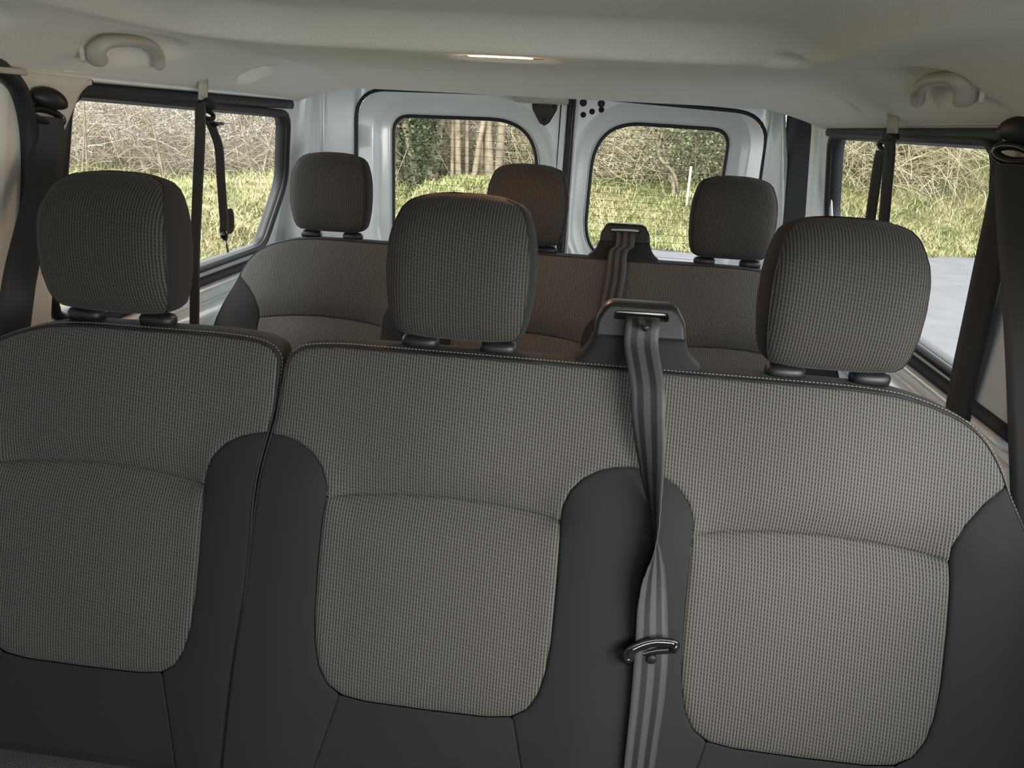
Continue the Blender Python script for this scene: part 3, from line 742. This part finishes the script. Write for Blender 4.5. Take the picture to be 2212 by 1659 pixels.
K = np.linspace(0, len(C)-1, 110); C = np.array([catmull(C, 10)[min(int(round(k*10)), (len(C)-1)*10)] for k in K]); A = np.interp(K, range(len(A)), A)
Wd = [np.array([math.cos(math.radians(a)), -math.sin(math.radians(a))*.9, -math.sin(math.radians(a))*.1]) for a in A]
ribbon('webbing', C, Wd, M_SATIN, belt, width=.0475, across=9, th=.0013)
c = seat_pt(1407, 1423, R2, .031); V, Fc = tube([c+np.array([0, .002, 0]), c+np.array([0, -.0025, 0]), c+np.array([0, -.004, 0])], [.0072, .0070, .005], 16, upv=(0, 0, 1)); ob('stop_button', V, Fc, M_BLACKP, belt)
c = seat_pt(1394, 706, R2, .016); c[1] = R2+.004; V, Fc = tube([c+np.array([0, .004, 0]), c+np.array([0, -.002, 0])], .0050, 14, upv=(0, 0, 1)); ob('stop_button', V, Fc, M_BLACKP, belt)
tg = [seat_pt(*p, R2, .036) for p in ((1356, 1420), (1362, 1405), (1385, 1393), (1415, 1386), (1445, 1387), (1459, 1392))]
P = catmull(tg, 6); V1 = tube(P+np.array([0, -.004, .002]), 1.0, 12, False, (.004, .0085), upv=(0, 1, .3))
tg2 = [seat_pt(*p, R2, .028) for p in ((1356, 1428), (1366, 1424), (1385, 1415), (1415, 1407), (1440, 1405), (1453, 1402))]
V2 = tube(catmull(tg2, 6)+np.array([0, .0, .0]), 1.0, 12, False, (.004, .006), upv=(0, 1, .3))
ob('tongue', *join([V1, V2, tube([P[0], catmull(tg2, 6)[0]], .006, 10), tube([P[-1], catmull(tg2, 6)[-1]], .007, 10)]), M_GLOSSB, belt)
# bright blade edge of the tongue
Pt = catmull([seat_pt(*p, R2, .047) for p in ((1366, 1404), (1388, 1394), (1415, 1387.5), (1445, 1388.5), (1456, 1391))], 6); ob('tongue_edge', *tube(Pt, .0012, 8), M_CHROME, belt)
# rear centre belt
belt3 = empty('seatbelt', (.25, R3, .9)); tag(belt3, 'dark belt falling from the rear bench tower down its backrest', 'seatbelt')
C = [np.array([.262, R3+.036, 1.070]), np.array([.262, R3+.016, 1.064]), np.array([.261, R3+.005, 1.036]), seat_pt(1336, 545, R3, .012), seat_pt(1330, 600, R3, .014), seat_pt(1319, 660, R3, .014), seat_pt(1308, 740, R3, .014), seat_pt(1300, 820, R3, .014)]
C = catmull(C, 8); ribbon('webbing', C, [(1, 0, 0)]*len(C), M_SATIN, belt3, width=.0475, across=9)

def dring(root, c, s=1.0, tilt=0, yawdir=(0, 1, 0), wdir=None):
    # pivoting loop: a rounded cap over an oval ring
    c = np.array(c, float); w = np.array(wdir if wdir is not None else (0, 1, 0), float); w /= np.linalg.norm(w); z = np.array([0, 0, 1.]); n = np.cross(w, z)
    cz, sz = math.cos(tilt), math.sin(tilt); a = w*cz+z*sz; b = -w*sz+z*cz
    ring = [c-b*.006*s+a*.026*s*math.cos(t)+b*.010*s*math.sin(t) for t in np.linspace(0, 2*math.pi, 28, endpoint=False)]
    ob('loop_ring', *tube(ring, .0065*s, 10, True), M_GLOSSB, root)
    R = []
    for k, (q, rr) in enumerate(((-.010, .016), (-.006, .022), (.004, .023), (.010, .020), (.014, .012))):
        R.append([c+b*.020*s+n*q*s+(a*math.cos(t)*1.35+b*math.sin(t)*(.95 if math.sin(t) > 0 else .55))*rr*s for t in np.linspace(0, 2*math.pi, 26, endpoint=False)])
    fix_normals(ob('anchor_cover', *loft(R, True, True, True), M_BLACKP, root))

# left near belt on the B pillar
b1 = empty('seatbelt', (-.76, 1.29, 1.28)); tag(b1, 'black shoulder belt hanging on the left pillar beside the single seat', 'seatbelt')
D1 = atX(101, 238, -.752); dring(b1, D1-np.array([0, 0, .004]), 1.0, -.25, wdir=(.45, .9, 0))
C = catmull([atX(100, 252, -.75), atX(104, 300, -.75), atX(98, 380, -.75), atX(72, 480, -.757), atX(45, 590, -.765), atX(30, 700, -.775), atX(20, 800, -.785)], 8)
ribbon('webbing', C, [np.array([.62, .62, -.05+.0*i]) for i in range(len(C))], M_WEB, b1, width=.050)
# right near belt
b2 = empty('seatbelt', (.79, 1.3, 1.28)); tag(b2, 'black shoulder belt hanging on the right pillar beside the nearer bench', 'seatbelt')
D2 = atX(2192, 322, .795); dring(b2, D2, 1.12, .1, wdir=(-.5, .85, 0))
C = catmull([atX(2188, 355, .79), atX(2190, 420, .79), atX(2196, 520, .79), atX(2206, 640, .79), atX(2216, 800, .79), atX(2224, 1000, .80), atX(2232, 1200, .815)], 8)
ribbon('webbing', C, [np.array([-.60, .62, .0]) for i in range(len(C))], M_WEB, b2, width=.052)
C = catmull([atX(2176, 380, .805), atX(2158, 470, .81), atX(2138, 560, .815), atX(2108, 700, .825), atX(2084, 810, .832), atX(2068, 900, .84)], 8)
ribbon('webbing', C, [np.array([-.45, .80, .0])]*len(C), M_WEB, b2, width=.050)

# rear shoulder belts hung from the headliner
b3 = empty('seatbelt', (-.74, 1.8, 1.33)); tag(b3, 'black rear belt hung in front of the left quarter window with a loose looped end', 'seatbelt')
X3 = -.735
ribbon('hanging_strap', [atX(439, 168, X3), atX(439, 190, X3), atX(438, 216, X3)], [np.array([.35, 1, 0])]*3, M_GRIP, b3, width=.026, th=.003)
dring(b3, atX(447, 243, X3), .82, -.2, wdir=(.3, 1, 0))
C = catmull([atX(433, 225, X3), atX(432, 300, X3), atX(426, 430, X3-.02), atX(421, 560, X3-.05), atX(420, 690, X3-.08), atX(416, 820, X3-.10)], 8)
ribbon('webbing', C, [np.array([.35, 1, 0])]*len(C), M_WEB, b3, width=.031)
C = catmull([atX(452, 262, X3), atX(462, 285, X3), atX(473, 320, X3), atX(477, 380, X3), atX(482, 450, X3), atX(484, 478, X3), atX(484, 498, X3), atX(488, 506, X3), atX(496, 498, X3), atX(497, 470, X3), atX(492, 452, X3), atX(482, 456, X3)], 8)
ribbon('loose_webbing', C, [np.array([.30, 1, 0])]*len(C), M_WEB, b3, width=.029)
o = ob('tongue', *tube([atX(450, 262, X3), atX(460, 268, X3), atX(478, 268, X3)], [.010, .014, .008], 10, sq=(.5, 1), upv=(0, 0, 1)), M_GLOSSB, b3)
ob('tongue_blade', *tube([atX(477, 265, X3), atX(492, 266, X3), atX(503, 268, X3)], [.006, .005, .004], 8, sq=(.25, 1), upv=(0, 0, 1)), M_CHROME, b3)
ob('tongue', *tube([atX(486, 496, X3), atX(484, 508, X3), atX(489, 518, X3)], [.012, .016, .007], 10, sq=(.5, 1), upv=(1, 0, 0)), M_GLOSSB, b3)
ob('tongue_blade', *tube([atX(487, 514, X3), atX(490, 530, X3), atX(493, 545, X3)], [.0065, .006, .006], 8, sq=(.25, 1), upv=(1, 0, 0)), M_CHROME, b3)
b4 = empty('seatbelt', (.78, 1.8, 1.33)); tag(b4, 'black rear belt hung in front of the right quarter window', 'seatbelt')
X4 = .775
ribbon('hanging_strap', [atX(1929, 240, X4), atX(1929, 262, X4), atX(1927, 288, X4)], [np.array([-.35, 1, 0])]*3, M_GRIP, b4, width=.032, th=.003)
dring(b4, atX(1914, 312, X4), .82, .3, wdir=(-.35, 1, 0))
C = catmull([atX(1922, 290, X4), atX(1922, 330, X4), atX(1916, 400, X4), atX(1910, 470, X4+.01), atX(1900, 560, X4+.03), atX(1890, 680, X4+.06)], 8)
ribbon('webbing', C, [np.array([-.35, 1, 0])]*len(C), M_WEB, b4, width=.034)
C = catmull([atX(1904, 325, X4), atX(1898, 350, X4), atX(1889, 410, X4), atX(1880, 475, X4+.01), atX(1870, 560, X4+.03)], 8)
ribbon('webbing', C, [np.array([-.35, 1, 0])]*len(C), M_WEB, b4, width=.034)

# ================================================================== GRAB HANDLES, LAMP
def grab(name, pts_px, X, label, side, fat):
    root = empty(name, tuple(atX(*pts_px[2], X))); tag(root, label, 'grab handle', 'headliner grab handles')
    P = catmull([atX(*p, X+side*q) for p, q in zip(pts_px, (.030, .020, .006, 0, .006, .020, .030))], 8)
    n = len(P); t = np.linspace(0, 1, n); R = np.interp(t, [0, .025, .07, .25, .75, .93, .975, 1], [.004, fat[0]*.8]+fat[1:-1]+[fat[-1]*.8, .004])
    fix_normals(ob('grip', *tube(P, R, 16, False, (1.0, .78), upv=(1, 0, 0)), M_GRIP, root))
    e = P[2] if side < 0 else P[-3]; k = np.array([side*.012, -.022, .012])
    cl_ = box('clip', (e[0]+k[0]-.004, e[0]+k[0]+.004, e[1]+k[1]-.003, e[1]+k[1]+.003, e[2]+k[2]-.014, e[2]+k[2]+.016), M_TRIMB, root, bevel=.0015)
    return root
g1 = grab('grab_handle', [(212, 136), (208, 112), (228, 92), (275, 88), (322, 97), (341, 120), (342, 150)], -.655, 'beige moulded grab handle above the left quarter window', -1, [.018, .018, .0145, .0125, .0125, .011])
g2 = grab('grab_handle', [(1983, 232), (1984, 198), (2002, 176), (2036, 169), (2068, 173), (2083, 196), (2085, 226)], .695, 'beige moulded grab handle above the right quarter window', 1, [.011, .0125, .0125, .0145, .018, .018])

lamp = empty('ceiling_lamp', (-.02, 1.66, 1.44)); tag(lamp, 'warm lit ceiling lamp tucked behind the headliner ridge', 'ceiling lamp')
m = bpy.data.materials.new('warm_lens'); m.use_nodes = True; b = m.node_tree.nodes['Principled BSDF']; b.inputs['Base Color'].default_value = (.9, .8, .6, 1)
b.inputs['Emission Color'].default_value = (1.0, .62, .26, 1); b.inputs['Emission Strength'].default_value = 6.0
box('lens', (-.095, .035, 1.60, 1.635, 1.4408, 1.4475), m, lamp, bevel=.003)
box('housing', (-.11, .05, 1.595, 1.71, 1.446, 1.462), M_GRIP, lamp, bevel=.004)
ld = bpy.data.lights.new('ceiling_lamp_bulb', 'AREA'); ld.shape = 'RECTANGLE'; ld.size = .13; ld.size_y = .07; ld.energy = 3.4; ld.color = (1.0, .50, .22)
lo = bpy.data.objects.new('ceiling_lamp_bulb', ld); COL.objects.link(lo); lo.parent = lamp; lo.matrix_parent_inverse = Matrix.Translation((.02, -1.66, -1.44)); lo.location = (-.03, 1.625, 1.437); lo.rotation_euler = (math.radians(-14), 0, 0)

# ================================================================== OUTSIDE
GZ = -0.55
def road_edge(x): return np.interp(x, [-30, -8, -3.5, -1.5, 0.5, 2.2, 6.8, 12, 30], [-30, -20, 8, 12.6, 13.2, 12.9, 14.8, 16.0, 22])
def ground_h(x, y):
    d = y-road_edge(x); d = np.minimum(d, 400)
    amp = np.interp(x, [-6, 0, 4, 8, 14, 30], [.62, .70, .95, 1.9, 2.3, 2.5])
    dd = np.where(x < -3.0, (-3.0-x)*.6+np.maximum(d, 0)*.2, d)
    h = amp*sm(dd/5.0)
    h = h-np.clip(dd-7, 0, 45)*np.interp(x, [-12, -8, 5, 9], [.05, .09, .09, .0])
    return GZ+h
def snoise(P, s): return np.array([noise.noise(Vector((p[0]*s, p[1]*s, 0.3))) for p in P])
# land
def build_land():
    xs = np.arange(-45, 50, .5); ys = np.arange(-12, 62, .5); X, Y = np.meshgrid(xs, ys); P = np.stack([X.ravel(), Y.ravel()], 1)
    Z = ground_h(P[:, 0], P[:, 1]); n = snoise(P, .9)*.10+snoise(P, 2.7)*.05; off = (P[:, 1] > road_edge(P[:, 0])+.2); Z = Z+n*off-.02*(~off)
    nx = len(xs); Fc = [(j*nx+i, j*nx+i+1, (j+1)*nx+i+1, (j+1)*nx+i) for j in range(len(ys)-1) for i in range(nx-1)]
    m = mat('leaf_litter_earth', (0.136, 0.124, 0.064), .95, spec=.1, noise_amt=.5, noise_scale=1.6)
    o = ob('ground', np.column_stack([P, Z]), Fc, m); return structure(o, 'rough earth bank with leaf litter')
build_land()
xs = np.linspace(-3.2, 30, 90); Fr = []; Vr = []
for i, x in enumerate(xs):
    Vr += [(x, -12, GZ+.004), (x, float(road_edge(x))+.12*math.sin(x*7)+.08*math.sin(x*17), GZ+.004)]
    if i: Fr.append((2*i-2, 2*i, 2*i+1, 2*i-1))
structure(ob('road', Vr, Fr, mat('pale_tarmac', (.094, .094, .102), .85, spec=.2, noise_amt=.12, noise_scale=3.0, bump=.4, bump_scale=40), smooth=False), 'pale grey tarmac lane')

def fast(name, V, Fc, m, cols=None, parent=None):
    me = bpy.data.meshes.new(name); V = np.asarray(V, np.float32); Fc = np.asarray(Fc, np.int32); k = Fc.shape[1]
    me.vertices.add(len(V)); me.vertices.foreach_set('co', V.ravel()); me.loops.add(Fc.size); me.loops.foreach_set('vertex_index', Fc.ravel())
    me.polygons.add(len(Fc)); me.polygons.foreach_set('loop_start', np.arange(0, Fc.size, k, dtype=np.int32)); me.polygons.foreach_set('loop_total', np.full(len(Fc), k, np.int32))
    me.update(calc_edges=True); me.materials.append(m)
    if cols is not None:
        a = me.color_attributes.new('tint', 'FLOAT_COLOR', 'POINT'); a.data.foreach_set('color', np.column_stack([cols, np.ones(len(cols))]).astype(np.float32).ravel())
    o = bpy.data.objects.new(name, me); COL.objects.link(o)
    if parent is not None: o.parent = parent; o.matrix_parent_inverse = parent.matrix_basis.inverted()
    return o
def leafmat(name, rough=.7, trans=.25):
    m = bpy.data.materials.new(name); m.use_nodes = True; t = m.node_tree; b = t.nodes['Principled BSDF']; a = t.nodes.new('ShaderNodeAttribute'); a.attribute_name = 'tint'
    t.links.new(a.outputs['Color'], b.inputs['Base Color']); b.inputs['Roughness'].default_value = rough; b.inputs['Specular IOR Level'].default_value = .2
    return m
M_GRASS = leafmat('grass_blades'); M_LEAF = leafmat('ivy_leaves'); M_TWIG = leafmat('bare_twigs', .85)

def grass(n=520000):
    # denser near the lanes the windows look along
    u = rng.random(n); x = rng.uniform(-17, 19, n); y = rng.uniform(4.0, 22, n)
    d = y-road_edge(x); k = (d > -.05); k &= (np.abs(x) < 1+y*.9); x, y, d = x[k], y[k], d[k]
    keep = rng.random(len(x)) < np.clip(1.25-(d-6)*.09, .12, 1)*np.where(x < -3, 1, 1); x, y = x[keep], y[keep]; n = len(x)
    P = np.stack([x, y], 1); nz_ = snoise(P, .55); n2 = snoise(P, 1.7)
    z = ground_h(x, y)+snoise(P, .9)*.10+snoise(P, 2.7)*.05-.03
    L = rng.uniform(.08, .24, n)*(1+.5*nz_)*np.interp(y, [3, 12, 20], [.7, 1, 1.3]); ang = rng.uniform(0, 2*math.pi, n); lean = rng.uniform(.4, 1.75, n); w = rng.uniform(.004, .010, n)
    dx, dy = np.cos(ang), np.sin(ang); base = np.stack([x, y, z], 1); side = np.stack([-dy, dx, 0*dx], 1)
    def at(t): return base+np.stack([dx*L*lean*t*t, dy*L*lean*t*t, L*t*(1-.30*lean*t)], 1)
    a, b_, c_ = at(0), at(.55), at(1.0); V = np.concatenate([a-side*w[:, None], a+side*w[:, None], b_-side*w[:, None]*.8, b_+side*w[:, None]*.8, c_])
    i = np.arange(n); Fc = np.concatenate([np.stack([i, i+n, i+3*n], 1), np.stack([i, i+3*n, i+2*n], 1), np.stack([i+2*n, i+3*n, i+4*n], 1)])
    mixv = np.clip(.5+.9*n2+rng.normal(0, .28, n), 0, 1)[:, None]
    g = np.array([0.144, 0.182, 0.057]); s = np.array([0.365, 0.342, 0.182]); br = np.array([0.228, 0.179, 0.106])
    c = g*(1-mixv)+s*mixv; bm_ = (rng.random(n) < np.clip(.10+.5*snoise(P, .35), .03, .5))[:, None]; c = np.where(bm_, br*rng.uniform(.6, 1.4, (n, 1)), c); c = c*rng.uniform(.75, 1.25, (n, 1))
    o = fast('grass', V, Fc, M_GRASS, np.tile(c, (5, 1))); return tag(o, 'rough yellow green grass on the bank outside the windows', 'grass', kind='stuff')
grass()

def twigs(n, xr_, yr_, hmax, name, label, parent=None, lenr=(.5, 1.6), rad=(.004, .011), col=((0.425, 0.378, 0.306), (0.255, 0.212, 0.162)), arch=1.0, seed=1, cat='scrub', centre=None):
    g = np.random.default_rng(seed); S_ = 7
    x = g.uniform(*xr_, n); y = g.uniform(*yr_, n)
    if centre is not None:
        a = g.uniform(0, 2*math.pi, n); r = centre[2]*np.sqrt(g.random(n)); x = centre[0]+r*np.cos(a); y = centre[1]+r*np.sin(a)
    z = ground_h(x, y)+g.random(n)**1.2*hmax
    L = g.uniform(*lenr, n); a = g.uniform(0, 2*math.pi, n); el = g.uniform(-.3, 1.35, n); d = np.stack([np.cos(a)*np.cos(el), np.sin(a)*np.cos(el), np.sin(el)], 1)
    P = [np.stack([x, y, z], 1)]
    bend = g.normal(0, .22, (n, 3)); bend[:, 2] -= .16*arch
    for k in range(S_-1):
        d = d+bend*.55+g.normal(0, .10, (n, 3)); d /= np.linalg.norm(d, axis=1)[:, None]; P.append(P[-1]+d*(L/(S_-1))[:, None])
    P = np.array(P); R = g.uniform(*rad, n); V = []; 
    for k in range(S_):
        q = P[k]; rr = R*(1-.75*k/(S_-1)); t = P[min(k+1, S_-1)]-P[max(k-1, 0)]; t /= np.linalg.norm(t, axis=1)[:, None]+1e-9
        a1 = np.cross(t, [0.1, .2, 1.]); a1 /= np.linalg.norm(a1, axis=1)[:, None]+1e-9; b1_ = np.cross(t, a1)
        for th in (0, 2.094, 4.189): V.append(q+(a1*math.cos(th)+b1_*math.sin(th))*rr[:, None])
    V = np.concatenate(V); i = np.arange(n); Fc = []
    for k in range(S_-1):
        for q in range(3):
            A_, B_ = (3*k+q)*n+i, (3*k+(q+1) % 3)*n+i; Fc.append(np.stack([A_, B_, B_+3*n, A_+3*n], 1))
    t = g.random(n)[:, None]; c = np.array(col[0])*t+np.array(col[1])*(1-t); c *= g.uniform(.7, 1.3, (n, 1))
    o = fast(name, V, np.concatenate(Fc), M_TWIG, np.tile(c, (3*S_, 1)), parent)
    return o
tag(twigs(26000, (-22, -3.6), (16.5, 23), 3.2, 'bramble_thicket', '', seed=2), 'pale brown bare scrub thicket left of the multi-stem tree', 'scrub', kind='stuff')
tag(twigs(15000, (-4.2, 7.5), (17.2, 21), 2.1, 'bramble_thicket', '', seed=3, lenr=(.6, 1.8), col=((0.448, 0.408, 0.280), (0.264, 0.224, 0.144)), arch=1.7), 'straw coloured arching bramble thicket behind the rear doors', 'scrub', kind='stuff')
tag(twigs(15000, (6.5, 26), (17.5, 27), 2.4, 'bramble_thicket', '', seed=4, col=((0.416, 0.360, 0.288), (0.256, 0.208, 0.168))), 'brown scrub thicket on the high bank to the right', 'scrub', kind='stuff')

def leaves(n, c, rad, parent, name='foliage', col=((0.024, 0.036, 0.018), (0.080, 0.100, 0.048)), size=(.02, .05), seed=5):
    g = np.random.default_rng(seed); q = g.normal(0, 1, (n, 3)); q /= np.linalg.norm(q, axis=1)[:, None]; q *= (g.random(n)**.4)[:, None]
    q = q*np.array(rad)*(1+.35*np.array([noise.noise(Vector(v*2.2)) for v in q]))[:, None]; P = q+np.array(c)
    a = g.normal(0, 1, (n, 3)); a /= np.linalg.norm(a, axis=1)[:, None]; b = np.cross(a, g.normal(0, 1, (n, 3))); b /= np.linalg.norm(b, axis=1)[:, None]; s = g.uniform(*size, n)[:, None]
    V = np.concatenate([P-a*s, P+b*s*.6, P+a*s, P-b*s*.6]); i = np.arange(n); Fc = np.stack([i, i+n, i+2*n, i+3*n], 1)
    t = g.random(n)[:, None]; cc = np.array(col[0])*(1-t)+np.array(col[1])*t
    return fast(name, V, Fc, M_LEAF, np.tile(cc, (4, 1)), parent)
M_BARK = mat('grey_brown_bark', (0.192, 0.160, 0.116), .9, spec=.15, noise_amt=.35, noise_scale=7, bump=.5, bump_scale=25)
def stem(root, base, top, r, seed, branches=7, name='trunk'):
    g = np.random.default_rng(seed); b = np.array(base, float); t = np.array(top, float); mid = (b+t)/2+g.normal(0, .18, 3)
    P = catmull([b, (b+mid)/2+g.normal(0, .06, 3), mid, (mid+t)/2+g.normal(0, .08, 3), t], 5); R = np.linspace(r, r*.45, len(P))
    parts = [tube(P, R, 9)]
    for k in range(branches):
        i = int(g.integers(len(P)//4, len(P)-1)); d = g.normal(0, 1, 3); d[2] = abs(d[2])*.8+.2; d /= np.linalg.norm(d); L = g.uniform(.8, 2.2)
        Q = catmull([P[i], P[i]+d*L*.4+g.normal(0, .08, 3), P[i]+d*L*.75+g.normal(0, .12, 3), P[i]+d*L+np.array([0, 0, g.uniform(-.2, .4)])], 3); parts.append(tube(Q, np.linspace(R[i]*.4, .006, len(Q)), 5))
    return ob(name, *join(parts), M_BARK, root)
def gz(x, y): return float(ground_h(np.array([x]), np.array([y]))[0])
def tree(name, x, y, stems, r, h, label, seed, ivy=None, crown=None, group=None):
    root = empty(name, (x, y, gz(x, y))); tag(root, label, 'tree', group); g = np.random.default_rng(seed)
    for k in range(stems):
        dx = (k-(stems-1)/2)*.28; stem(root, (x+dx*.5, y+g.normal(0, .1), gz(x, y)-.1), (x+dx*2.2+g.normal(0, .4), y+g.normal(0, .3), gz(x, y)+h*g.uniform(.8, 1.1)), r*g.uniform(.7, 1.2), seed*10+k)
    if ivy: 
        o = leaves(ivy, (x, y, gz(x, y)+1.6), (.45, .45, 2.0), root, seed=seed); o['label'] = 'dark green ivy'; o.name = 'ivy'
    if crown:
        leaves(crown, (x, y, gz(x, y)+1.5), (1.0, 1.0, 1.4), root, seed=seed, col=((0.040, 0.052, 0.024), (0.136, 0.152, 0.080)))
    return root
def gx(px, Y): return float(atY(px, 350, Y)[0])
tree('coppiced_tree', gx(1000, 16.4), 16.4, 4, .065, 6.5, 'multi-stem bare tree behind the left rear door window', 11)
tree('coppiced_tree', gx(1062, 16.8), 16.8, 3, .10, 7, 'thick bare trunk right of the multi-stem tree', 12)
tree('ivy_covered_tree', gx(915, 16.2), 16.2, 2, .12, 6, 'dark ivy covered tree left of the multi-stem tree', 13, ivy=4200)
tree('ivy_covered_tree', gx(868, 16.8), 16.8, 2, .12, 6, 'smaller ivy covered tree at the edge of the left door window', 14, ivy=3000)
tree('evergreen_bush', gx(1470, 16.6), 16.6, 2, .04, 2.0, 'dark green bush behind the right rear door window', 15, crown=2600)
tree('evergreen_bush', gx(1550, 17.0), 17.0, 2, .04, 2.2, 'pale green bush right of the dark green bush', 16, crown=2600)
for k, (px_, Y, lb) in enumerate(((180, 15.5, 'bare slanting tree near the front end of the left quarter window'), (350, 16.2, 'bare tree in the middle of the left quarter window'), (560, 16.6, 'bare tree near the rear end of the left quarter window'), (2060, 21, 'bare dark trunk on the bank in the right quarter window'), (1850, 23, 'thin bare tree at the rear end of the right quarter window'))):
    tree('bare_tree', gx(px_, Y) if px_ < 1500 else float(atY(px_, 330, Y)[0]), Y, 2, .022, 4.5, lb, 20+k)
mp = atY(1488, 400, 15.5); V, Fc = tube([(mp[0], 15.5, gz(mp[0], 15.5)-.1), (mp[0], 15.5, gz(mp[0], 15.5)+.85)], .022, 8)
tag(ob('marker_post', V, Fc, mat('pale_painted_wood', (.42, .45, .38), .7)), 'thin pale post standing in the grass before the dark green bush', 'post')
# distant wooded slope that closes the view
def far_wood():
    g = np.random.default_rng(9); parts = []
    n = 9000; x = g.uniform(-45, 45, n); y = g.uniform(27, 36, n)
    n = 2400; o = twigs(n, (-42, 44), (27, 34), 6.5, 'distant_woodland', '', seed=8, lenr=(1.2, 3.5), rad=(.02, .05), col=((0.216, 0.188, 0.144), (0.128, 0.108, 0.080)), arch=.3)
    return tag(o, 'distant bare brown woodland behind the scrub', 'woodland', kind='stuff')
far_wood()
